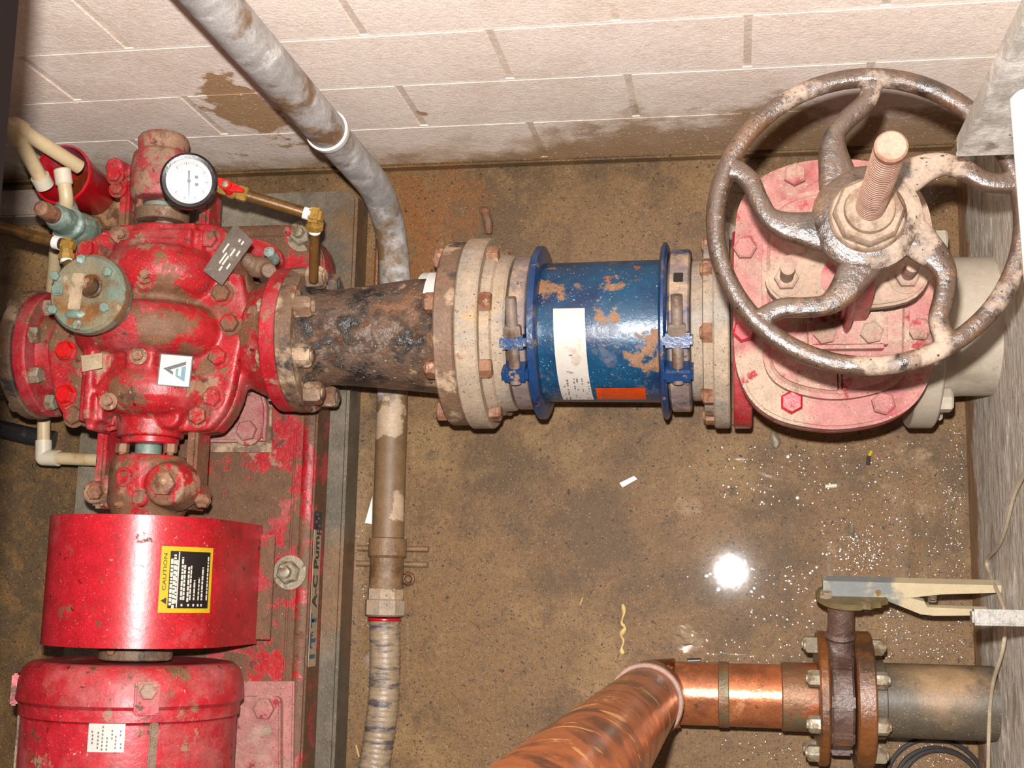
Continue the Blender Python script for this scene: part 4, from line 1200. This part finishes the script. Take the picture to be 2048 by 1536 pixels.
bm = bmesh.new(); ring(bm, (CX_ + .002, y0 + .004, .034), (0, -1, 0), .028, .033, .006, 28); part('seal_ring', bm, m_cup, con, 'thin red seal ring')
bm = bmesh.new()
pth = spline([V((CX_ + .002, y0, .033)), P(770, 1330, .032), P(765, 1420, .032), P(752, 1510, .032), P(735, 1600, .032)], 26)
rads = [.0292 + (.0016 if i % 3 == 0 else 0.0) for i in range(len(pth))]
sweep(bm, pth, rads, 22); part('flexible_tail', bm, m_flex, con, 'ribbed flexible tail', ang=60)
for sx, l in ((1, .045), (-1, .03)):
    yy = P(800, 1128, .02).y
    for dy in (0, .03):
        bm = bmesh.new(); cyl(bm, (CX_ + sx * .033, yy + dy, .012), (CX_ + sx * (.035 + l), yy + dy, .012), .006, seg=10); part('clamp_rod', bm, m_mudiron, con)
bm = bmesh.new()
p = P(818, 1158, 0); torus(bm, p + V((0, 0, .008)), (0, 0, 1), .010, .004, 16, 8); solo('rusty_nut', bm, m_rustfl, 'rusty ring nut lying right of the floor conduit', 'nut')

# ---------------------------------------------------------------- air vent on the pump
av = thing('air_vent', (-1.042, .468, .44), 'round greenish bronze air vent bolted on top of the pump', 'air vent')
AX, AYv = -1.058, .474
bm = bmesh.new(); lathe(bm, (AX, AYv, .42), (0, 0, 1), [(0, .017), (.03, .017), (.031, .022), (.05, .022), (.055, .028), (.09, .050), (.105, .060), (.125, .062)], 44); part('body', bm, m_verd, av)
bm = bmesh.new(); lathe(bm, (AX, AYv, .545), (0, 0, 1), [(0, .062), (.002, .067), (.020, .067), (.026, .062), (.027, .030), (.022, .022), (.024, 0)], 48); lid = part('lid', bm, m_vent, av)
vb = hexmesh(.0085, .008, m_verd)
for (u, v) in ((165, 519), (112, 553), (217, 545), (211, 616), (157, 651), (108, 620)):
    inst('lid_bolt', vb, av, axis_m(P(u, v, .571), (0, 0, 1), u))
bm = bmesh.new(); p = P(182, 572, .572); lathe(bm, p - V((0, 0, .006)), (0, 0, 1), [(0, .020), (.007, .020), (.008, .016), (.003, .010), (.003, 0)], 28); part('vent_seat', bm, m_rustfl, av, 'rusty brown vent seat')
bm = bmesh.new(); p = P(153, 583, .573); box(bm, p, (.021, .062, .006), R=Matrix.Rotation(-.08, 3, 'Z'), bev=.0015); part('name_bar', bm, m_strip, av)
bm = bmesh.new(); p = P(115, 580, .573); box(bm, p, (.019, .019, .01), bev=.003); part('cast_boss', bm, m_verd, av); bm = bmesh.new(); ball(bm, P(150, 628, .572), (.018, .008, .005)); part('cast_boss', bm, m_verd, av)

# ---------------------------------------------------------------- pressure gauge with brass line
gp = P(378, 362, .60)
gn = V((.42, -.22, 1)).normalized()
gau = thing('pressure_gauge', gp, 'round pressure gauge with black rim and white dial', 'gauge')
GRr = .046
bm = bmesh.new(); lathe(bm, gp - gn * .03, gn, [(0, .02), (.001, GRr * .93), (.022, GRr), (.031, GRr * 1.0), (.034, GRr * .92), (.033, GRr * .80), (.027, GRr * .79), (.027, 0)], 56); part('case', bm, m_bezel, gau)
gx = V((0, -1, 0)); gx = (gx - gn * gx.dot(gn)).normalized(); gyv = gn.cross(gx)   # the dial hangs sideways
dc = gp - gn * .002
bm = bmesh.new(); lathe(bm, dc, gn, [(0, GRr * .80), (.001, GRr * .80)], 48); part('dial', bm, m_dial, gau)
bm = bmesh.new()
for k in range(41):
    a = math.radians(225 - 270 * k / 40)
    big = k % 5 == 0
    d_ = gx * math.cos(a) + gyv * math.sin(a); tn = gn.cross(d_)
    r0, r1 = GRr * (.56 if big else .60), GRr * .67
    w = .0006 if big else .0003
    prism(bm, [dc + gn * .0012 + d_ * r0 - tn * w, dc + gn * .0012 + d_ * r1 - tn * w, dc + gn * .0012 + d_ * r1 + tn * w, dc + gn * .0012 + d_ * r0 + tn * w], gn * .0002)
sd = V((-gx.y, gx.x, 0))
for (a, b) in ((.26, .16), (.26, -.10)): lathe(bm, dc + gn * .0012 + V((1, 0, -.42)).normalized() * GRr * a + V((0, 1, .2)).normalized() * GRr * b, gn, [(0, .003), (.0002, .003)], 10)
part('dial_print', bm, m_inkgrey, gau)
bm = bmesh.new()
nd_ = (V((.05, -1, 0)) - gn * V((.05, -1, 0)).dot(gn)).normalized(); tn = gn.cross(nd_)
prism(bm, [dc + gn * .003 - nd_ * .017 - tn * .0016, dc + gn * .003 + nd_ * .026 - tn * .0004, dc + gn * .003 + nd_ * .026 + tn * .0004, dc + gn * .003 - nd_ * .017 + tn * .0016], gn * .0006)
lathe(bm, dc + gn * .0012, gn, [(0, .003), (.003, .003)], 12); part('needle', bm, m_ink_holes, gau)
gla = bpy.data.materials.new('gauge_glass'); gla.use_nodes = True
nt = gla.node_tree; nt.nodes.clear()
o_ = nt.nodes.new('ShaderNodeOutputMaterial'); mx = nt.nodes.new('ShaderNodeMixShader'); tr_ = nt.nodes.new('ShaderNodeBsdfTransparent'); gl = nt.nodes.new('ShaderNodeBsdfGlossy'); fr = nt.nodes.new('ShaderNodeFresnel')
fr.inputs[0].default_value = 1.4; gl.inputs['Roughness'].default_value = .03
nt.links.new(fr.outputs[0], mx.inputs[0]); nt.links.new(tr_.outputs[0], mx.inputs[1]); nt.links.new(gl.outputs[0], mx.inputs[2]); nt.links.new(mx.outputs[0], o_.inputs[0])
bm = bmesh.new(); lathe(bm, dc + gn * .006, gn, [(0, GRr * .795), (.0015, GRr * .795)], 48); part('glass', bm, gla, gau)
# brass line
bl = thing('gauge_line', P(632, 440, .47), 'thin brass pipe line with red handled valve beside the pressure gauge', 'pipe')
A0, A1 = P(432, 372, .555), P(630, 432, .505)
du = (A1 - A0).normalized()
bm = bmesh.new(); cyl(bm, A0 - du * .03, A0 + du * .02, .0095, seg=16); part('nipple', bm, m_brass, bl)
bm = bmesh.new(); cyl(bm, A0 + du * .046, A1, .0095, seg=18); part('tube', bm, m_brassp, bl)
bm = bmesh.new(); lathe(bm, A0 + du * .006, du, [(0, .011), (.002, .0125), (.012, .0125), (.014, .011), (.030, .011), (.032, .0135), (.046, .0135), (.048, .011)], 6); ball(bm, A0 + du * .027, .0135, 16); part('valve_body', bm, m_brass, bl)
bm = bmesh.new()
hc = A0 + du * .027 + V((0, .002, .018))
hx = du.copy(); hy = V((0, .3, 1)).cross(hx).normalized()
hp = [hc + hx * a * .8 + hy * b * .8 for a, b in ((-.030, .004), (-.020, .012), (0, .012), (.014, .008), (.034, .004), (.036, -.004), (.014, -.010), (0, -.013), (-.012, -.008), (-.028, -.002))]
prism(bm, hp, V((0, .1, 1)).normalized() * .007, bev=.002); cyl(bm, hc - V((0, .004, .012)), hc + V((0, 0, .009)), .009, seg=16)
part('lever_handle', bm, m_bright, bl, 'bright red wing handle')
inst('handle_nut', hexmesh(.006, .004, m_zinc), bl, axis_m(hc + V((0, 0, .009)), (0, .1, 1)))
bm = bmesh.new(); cyl(bm, A1 - du * .020, A1 - du * .008, .0105, seg=16); part('thread_tape', bm, m_ptfe, bl)
B1 = P(627, 552, .42)
dv = (B1 - A1).normalized()
bm = bmesh.new(); box(bm, A1, (.026, .026, .024), R=Matrix.Rotation(-.15, 3, 'Z'), bev=.005); lathe(bm, A1, dv, [(0, .012), (.014, .0125), (.015, .0155), (.024, .0155), (.025, .012)], 8); part('elbow', bm, m_brass, bl)
bm = bmesh.new(); cyl(bm, A1 + dv * .025, A1 + dv * .032, .0105, seg=16); part('thread_tape', bm, m_ptfe, bl)
bm = bmesh.new(); cyl(bm, A1 + dv * .03, B1 + dv * .01, .0082, seg=16); part('tube', bm, m_brassp, bl)
bm = bmesh.new(); cyl(bm, gp - gn * .03, gp - gn * .055, .009, seg=14); p0 = gp - gn * .05; cyl(bm, p0, A0 - du * .028, .0085, seg=14); part('gauge_stem', bm, m_brass, bl)

# brass line on the left
l2 = thing('feed_line', P(128, 487, .50), 'dull brass pipe entering from the left edge to the air vent', 'pipe')
A1 = P(133, 490, .50)
A0 = A1 + (P(-60, 440, .50) - A1) * 5
du = (A1 - A0).normalized()
bm = bmesh.new(); cyl(bm, A0, A1, .0105, seg=18); part('tube', bm, m_brassp, l2)
bm = bmesh.new(); cyl(bm, A1 - du * .024, A1 - du * .012, .012, seg=16); part('thread_tape', bm, m_ptfe, l2)
bm = bmesh.new(); box(bm, A1 + V((.002, 0, 0)), (.026, .024, .024), R=Matrix.Rotation(-.2, 3, 'Z'), bev=.006); B1 = P(133, 530, .50); dv = (B1 - A1).normalized(); lathe(bm, A1, dv, [(0, .0115), (.016, .012), (.017, .0145), (.026, .0145)], 8); part('elbow', bm, m_brass, l2)
bm = bmesh.new(); cyl(bm, A1 + dv * .026, A1 + dv * .032, .0105, seg=14); part('thread_tape', bm, m_ptfe, l2)
bm = bmesh.new(); cyl(bm, A1 + dv * .03, V((AX - .03, AYv + .02, .525)), .009, seg=14); part('tube', bm, m_brassp, l2)

# ---------------------------------------------------------------- relief valve and plastic drain pipes
rv = thing('relief_valve', (-1.21, .655, .20), 'small green bronze relief valve with brown cap left of the pump', 'valve')
RX, RY = -1.212, .655
bm = bmesh.new(); lathe(bm, (RX, RY, .24), (0, 0, 1), [(0, .016), (.06, .016)], 20); part('nipple', bm, m_ironf, rv)
bm = bmesh.new(); lathe(bm, (RX, RY, .16), (0, 0, 1), [(0, .022), (.082, .021)], 20); part('lower_pipe', bm, m_galv, rv, 'grey lower pipe')
bm = bmesh.new()
lathe(bm, (RX, RY, .295), (0, 0, 1), [(0, .022), (.012, .030), (.04, .034), (.06, .030), (.072, .027), (.074, .031), (.086, .031), (.09, .025), (.12, .024), (.135, .018)], 32)
cyl(bm, (RX, RY, .36), V((RX - .012, RY + .045, .375)), .020, .019, 20)
part('body', fuse(bm, .0028, 3), m_verd, rv, ang=60)
bm = bmesh.new(); lathe(bm, (RX, RY, .425), (0, 0, 1), [(0, .0165), (.035, .0155), (.048, .0135), (.054, .006)], 24); part('cap', bm, m_rustbolt, rv, 'brown domed cap')

dr = thing('overflow_pipe', P(90, 372, .40), 'cream plastic pipe bending from green valve down into the red cup', 'pipe')
A0, K1, A2 = P(90, 372, .385), P(21, 246, .50), P(160, 335, .37)
bm = bmesh.new(); cyl(bm, A0, A0 + (K1 - A0).normalized() * .022, .0175, seg=20); part('collar', bm, m_creamf, dr)
bm = bmesh.new(); cyl(bm, A0 + (K1 - A0) * .05, K1, .0135, seg=20); part('tube', bm, m_cream, dr)
bm = bmesh.new()
dA, dB = (A0 - K1).normalized(), (A2 - K1).normalized()
sweep(bm, fillet([K1 + dA * .04, K1, K1 + dB * .028], .02, 6), .0168, 20); part('elbow', bm, m_cream, dr)
bm = bmesh.new(); cyl(bm, K1 + dB * .02, A2, .0135, seg=20, bev=.001); part('tube', bm, m_cream, dr)

dn = thing('drain_pipe', P(88, 920, .15), 'cream plastic drain pipe with square elbow along the left of the pump', 'pipe')
q0, q1, q2, q3, q4, q5 = P(124, 338, .405), P(134, 402, .395), P(112, 500, .28), P(103, 600, .17), P(87, 915, .13), P(232, 921, .14)
bm = bmesh.new(); cyl(bm, q0, q0 + (q1 - q0) * .5, .0155, seg=20, bev=.002); part('collar', bm, m_creamf, dn)
bm = bmesh.new(); sweep(bm, fillet([q0 + (q1 - q0) * .4, q1, q2, q3, P(96, 690, .14), P(88, 800, .13), q4], .05, 5), .0128, 18); part('tube', bm, m_cream, dn)
d1, d2 = (P(88, 800, .13) - q4).normalized(), (q5 - q4).normalized()
bm = bmesh.new(); cyl(bm, q4 + d1 * .034, q4, .0162, seg=20); cyl(bm, q4, q4 + d2 * .034, .0162, seg=20); ball(bm, q4, .0162, 20); part('elbow', bm, m_creamf, dn)
bm = bmesh.new(); cyl(bm, q4 + d2 * .02, q5, .0128, seg=18); part('tube', bm, m_cream, dn)

cup = thing('red_cup', (-1.24, .76, .235), 'red plastic cup of rusty water by the back wall', 'cup')
bm = bmesh.new()
lathe(bm, (-1.24, .755, .235), (0, 0, 1), [(0, 0), (0, .040), (.004, .042), (.122, .055), (.124, .058), (.130, .058), (.131, .054), (.122, .053), (.006, .039), (.006, 0)], 48); part('wall', bm, m_cup, cup)
bm = bmesh.new(); lathe(bm, (-1.24, .755, .242), (0, 0, 1), [(0, .0385), (.022, .041), (.023, 0)], 40); part('water', bm, m_cupwater, cup)
bm = bmesh.new()
rnd = random.Random(11)
for i in range(16):
    a = 2 * math.pi * i / 16
    ball(bm, V((-1.185 + .055 * math.cos(a) * rnd.uniform(.6, 1.1), .735 + .045 * math.sin(a) * rnd.uniform(.6, 1.1), rnd.uniform(.15, .215))), (rnd.uniform(.02, .032), rnd.uniform(.02, .03), rnd.uniform(.02, .03)), 10)
box(bm, (-1.225, .745, .165), (.11, .10, .13), bev=.02)
solo('brown_rag', fuse(bm, .005, 2), m_rag, 'crumpled brown rag bundle under the red cup', 'rag', ang=60)

# board along the wall, hose on the left
bm = bmesh.new(); box(bm, (-1.62, .80, .035), (.62, .06, .07), bev=.004); solo('pale_board', bm, m_plank, 'pale grey board lying along the wall foot at far left', 'board')
bm = bmesh.new(); sweep(bm, spline([P(-60, 845, .02), P(0, 858, .02), P(60, 872, .02), P(110, 880, .012)], 6), .019, 16, flat=.9); solo('black_hose', bm, m_hose, 'black rubber hose end lying on the floor at the left edge', 'hose')
og = thing('discharge_pipe', (-1.4, .425, .16), 'muddy flange and pipe leaving the pump to the left', 'pipe')
bm = bmesh.new(); flange(bm, (-1.289, .425, .29), (-1, 0, 0), .122, .026, .05); part('flange_ring', bm, m_ironf, og)
bm = bmesh.new(); lathe(bm, (-1.315, .425, .29), (-1, 0, 0), [(0, .09), (.03, .076), (.6, .074)], 36); part('tube', bm, m_iron, og)
for k in range(8):
    a = math.radians(12 + 45 * k)
    inst('flange_nut', zn, og, axis_m((-1.315, .425 + .1 * math.sin(a), .29 + .1 * math.cos(a)), (-1, 0, 0), a))

# ---------------------------------------------------------------- things at the right edge
bz = 1.02
pA = P(1912, 305, bz)
bm = bmesh.new()
prism(bm, [pA, pA + V((.16, 0, 0)), pA + V((.16, 0, .55)), pA + V((0, 0, .55))], (0, -.005, 0), bev=.001)
box(bm, pA + V((.003, .008, .28)), (.006, .016, .55), bev=.001)
brk = thing('steel_bracket', (pA.x + .1, pA.y, bz), 'wet galvanised steel bracket plate over the handwheel at the right edge', 'bracket')
part('plate', bm, m_bracket, brk)
bm = bmesh.new(); box(bm, pA + V((.14, -.008, .16)), (.20, .012, .16), bev=.003); part('stiffener', bm, m_bracket, brk)
bm = bmesh.new(); box(bm, V((.40, pA.y + .02, bz + .38)), (.20, .05, .05), bev=.004); part('wall_lug', bm, m_bracket, brk)
rz = 1.30
r0, r1 = P(2069, 186, rz), P(2106, 640, rz)
bm = bmesh.new(); cyl(bm, r0, r1 + (r1 - r0) * 1.2, .0215, seg=28, bev=.004)
solo('white_rail', bm, m_white, 'bright white painted tube rail at the upper right edge', 'rail')
sz = .70
tA = P(1942, 1234, sz)
bm = bmesh.new(); box(bm, ((tA.x + .47) / 2, tA.y, sz), (.47 - tA.x, .021, .022), bev=.003); solo('strut_bar', bm, m_strut, 'short galvanised bar sticking out of the right wall above the lever', 'bar')
bm = bmesh.new()
bm2 = [PX(2062, 925, WX - .012), PX(2030, 985, WX - .012), PX(2010, 1060, WX - .010), PX(1995, 1095, WX - .008), PX(1974, 1120, WX - .008), PX(1980, 1150, WX - .008), PX(2000, 1195, WX - .012), PX(2011, 1240, WX - .016), PX(2005, 1300, WX - .02), PX(1985, 1370, WX - .022), PX(1978, 1450, WX - .02), PX(1976, 1580, WX - .016)]
sweep(bm, spline(bm2, 5), .0032, 8); solo('loose_wire', bm, m_cord, 'thin pale wire trailing down the right wall', 'wire')
cc = thing('cable_coil', P(1880, 1560, .02), 'loose coil of black cable on the wet floor at lower right', 'cable')
for k, (r_, dx, dy, zz) in enumerate(((.082, .0, .0, .006), (.072, .004, -.006, .010), (.066, .010, -.004, .014))):
    bm = bmesh.new()
    c_ = P(1872, 1572, zz) + V((dx, dy, 0))
    sweep(bm, [c_ + V((math.cos(a) * r_ * 1.05, math.sin(a) * r_, .002 * math.sin(2 * a + k))) for a in [2 * math.pi * i / 40 for i in range(40)]], .0042, 8, closed=True)
    part('loop', bm, m_cable, cc)

# beam close to the camera at upper left
bm = bmesh.new(); box(bm, (-.592, .35, 1.70), (.13, 1.03, .10), bev=.006)
solo('steel_beam', bm, m_beam, 'dark brown steel beam passing overhead at the upper left corner', 'beam')

# ---------------------------------------------------------------- litter on the floor
def scrap(name, pts, th, m, label, cat):
    bm = bmesh.new(); prism(bm, [P(u, v, .002) for u, v in pts], (0, 0, th)); return solo(name, bm, m, label, cat)
scrap('paper_scrap', [(745, 992), (744, 1048), (730, 1046)], .001, m_paperw, 'white pointed paper sliver against the floor conduit', 'scrap')
scrap('paper_scrap', [(1239, 966), (1268, 952), (1275, 958), (1245, 975)], .0012, m_paperw, 'white paper strip lying alone mid floor', 'scrap')
bm = bmesh.new(); cyl(bm, P(1650, 973, .005), P(1674, 971, .005), .0042, seg=10, bev=.001); solo('white_stub', bm, m_creamf, 'small white stub on the floor below the gate valve', 'scrap')
bm = bmesh.new(); cyl(bm, P(1743, 902, .004), P(1738, 912, .004), .0035, seg=8); bt_ = thing('fuse_stub', P(1740, 915, 0), 'tiny yellow and black stub on the floor below the gate valve', 'scrap'); part('yellow_end', bm, m_yellow, bt_)
bm = bmesh.new(); cyl(bm, P(1738, 912, .004), P(1736, 930, .004), .0037, seg=8); part('black_end', bm, m_cable, bt_)
bm = bmesh.new(); cyl(bm, P(1374, 1322, .006), P(1402, 1321, .006), .005, seg=10, bev=.001); solo('black_plug', bm, m_cable, 'small black plug behind the copper pipe', 'scrap')
bm = bmesh.new()
rnd = random.Random(2)
gv_ = [[bm.verts.new(P(1342 + 8 * i + rnd.uniform(-3, 3) + 3 * j, 1256 + 7 * j + rnd.uniform(-3, 3) - 2 * i, .0015 + rnd.uniform(0, .011) * (0 < i < 7) * (0 < j < 6))) for i in range(8)] for j in range(7)]
for j in range(6):
    for i in range(7):
        if (i, j) in ((0, 0), (6, 5), (0, 5), (6, 0)): continue
        bm.faces.new((gv_[j][i], gv_[j][i + 1], gv_[j + 1][i + 1])); bm.faces.new((gv_[j][i], gv_[j + 1][i + 1], gv_[j + 1][i]))
for v_ in [v_ for v_ in bm.verts if not v_.link_faces]: bm.verts.remove(v_)
solo('crumpled_film', bm, m_film, 'shiny crumpled clear film on the floor above the copper pipe', 'film', ang=15)
bm = bmesh.new(); lump(bm, P(1550, 882, .006), (.012, .022, .010), 4); solo('mortar_crumb', bm, m_stone, 'grey mortar lump at the foot of the gate valve', 'lump')
bm = bmesh.new(); lump(bm, P(1703, 1057, .003), (.006, .011, .006), 9); solo('pebble', bm, m_stone, 'single small grey pebble on the wet floor', 'pebble')
bm = bmesh.new(); sweep(bm, [P(971, 425, .008), P(976, 446, .010), P(978, 468, .008)], [.009, .0105, .007], 10); ball(bm, P(969, 422, .009), (.012, .010, .009), 10); solo('rusty_bolt', bm, m_ironf, 'rusty old bolt lying behind the grey flange', 'bolt')
bm = bmesh.new()
pts = [(1245, 1208), (1248, 1225), (1243, 1245), (1250, 1256), (1242, 1270), (1247, 1282), (1243, 1298), (1246, 1308)]
sweep(bm, spline([P(u, v, .002) for u, v in pts], 4), [.0014 + .0034 * abs(math.sin(i * .55)) * abs(math.cos(i * .23)) for i in range(29)], 8, up=(0, 0, 1), flat=.4); solo('resin_drip', bm, m_paintdrip, 'dried yellow dribble on the floor', 'dribble')
for i, (a, b, l) in enumerate((((940, 1238), (978, 1275), 'short brown twig below the centre of the floor'), ((1160, 1210), (1165, 1196), 'tiny straw left of the yellow dribble'), ((712, 1490), (718, 1514), 'pale straw beside the ribbed tail'))):
    bm = bmesh.new(); cyl(bm, P(*a, .003), P(*b, .003), .0018, seg=6); solo('twig', bm, m_rustbolt if i == 0 else m_paintdrip, l, 'twig')

# water drops added for the floor's glints, domes shaped to throw the flash back
wm = bpy.data.materials.new('water'); wm.use_nodes = True
nt = wm.node_tree; nt.nodes.clear()
o_ = nt.nodes.new('ShaderNodeOutputMaterial'); mx = nt.nodes.new('ShaderNodeMixShader'); tr_ = nt.nodes.new('ShaderNodeBsdfTransparent'); gl = nt.nodes.new('ShaderNodeBsdfGlossy'); fr = nt.nodes.new('ShaderNodeFresnel')
fr.inputs[0].default_value = 1.5; gl.inputs['Roughness'].default_value = .06
nt.links.new(fr.outputs[0], mx.inputs[0]); nt.links.new(tr_.outputs[0], mx.inputs[1]); nt.links.new(gl.outputs[0], mx.inputs[2]); nt.links.new(mx.outputs[0], o_.inputs[0])
rnd = random.Random(21)
verts, faces = [], []
def drop(p, r):
    h = r * .5 * 1.35 * max(.06, math.hypot(p.x, p.y - .05) / CAMH)
    b = len(verts)
    nseg, nr = 12, 5
    verts.append((p.x, p.y, p.z + h))
    for j in range(1, nr + 1):
        q_ = j / nr
        for k in range(nseg):
            t_ = 2 * math.pi * k / nseg
            verts.append((p.x + r * q_ * math.cos(t_), p.y + r * q_ * math.sin(t_), p.z + h * (1 - q_ * q_) + .0001))
    for k in range(nseg): faces.append((b, b + 1 + k, b + 1 + (k + 1) % nseg))
    for j in range(nr - 1):
        for k in range(nseg):
            a0 = b + 1 + j * nseg
            faces.append((a0 + k, a0 + nseg + k, a0 + nseg + (k + 1) % nseg, a0 + (k + 1) % nseg))
def scatter(n, u0, v0, u1, v1, rmin=.0018, rmax=.0062, gauss=False):
    for _ in range(n):
        if gauss: u, v = rnd.gauss((u0 + u1) / 2, (u1 - u0) / 4), rnd.gauss((v0 + v1) / 2, (v1 - v0) / 4)
        else: u, v = rnd.uniform(u0, u1), rnd.uniform(v0, v1)
        r = rmin + (rmax - rmin) * rnd.random() ** 3
        p = P(u, v, 0)
        if p.x > WX - .004 or p.y > WY - .03: continue
        drop(p, r)
scatter(170, 1640, 880, 1925, 1160)
scatter(120, 1660, 1050, 1800, 1150, gauss=True)
scatter(90, 1890, 820, 1932, 1160)
scatter(60, 1430, 890, 1640, 1010)
scatter(60, 1500, 1120, 1640, 1260)
scatter(110, 1760, 1215, 1930, 1320)
scatter(90, 1760, 1470, 1930, 1536)
scatter(70, 1420, 318, 1660, 345)
scatter(50, 1860, 318, 1905, 420)
scatter(60, 850, 440, 1400, 1250, .001, .0028)
scatter(30, 715, 1020, 735, 1260, .002, .006)
scatter(60, 0, 850, 75, 1300, .0012, .0034)
scatter(40, 1350, 1280, 1640, 1330, .0012, .0034)
scatter(25, 1440, 1470, 1600, 1536, .0016, .006)
for (u, v, r) in ((1412, 1152, .009), (1420, 1148, .006), (1436, 1180, .010), (1580, 905, .012), (1600, 990, .010), (1757, 960, .009), (1800, 1036, .008)): drop(P(u, v, 0), r)
me = bpy.data.meshes.new('water_drops')
me.from_pydata(verts, [], faces)
for p in me.polygons: p.use_smooth = True
me.materials.append(wm)
wd = bpy.data.objects.new('water_drops', me); COL.objects.link(wd)
tag(wd, 'small water drops glinting over the wet pit floor', 'water', kind='stuff')
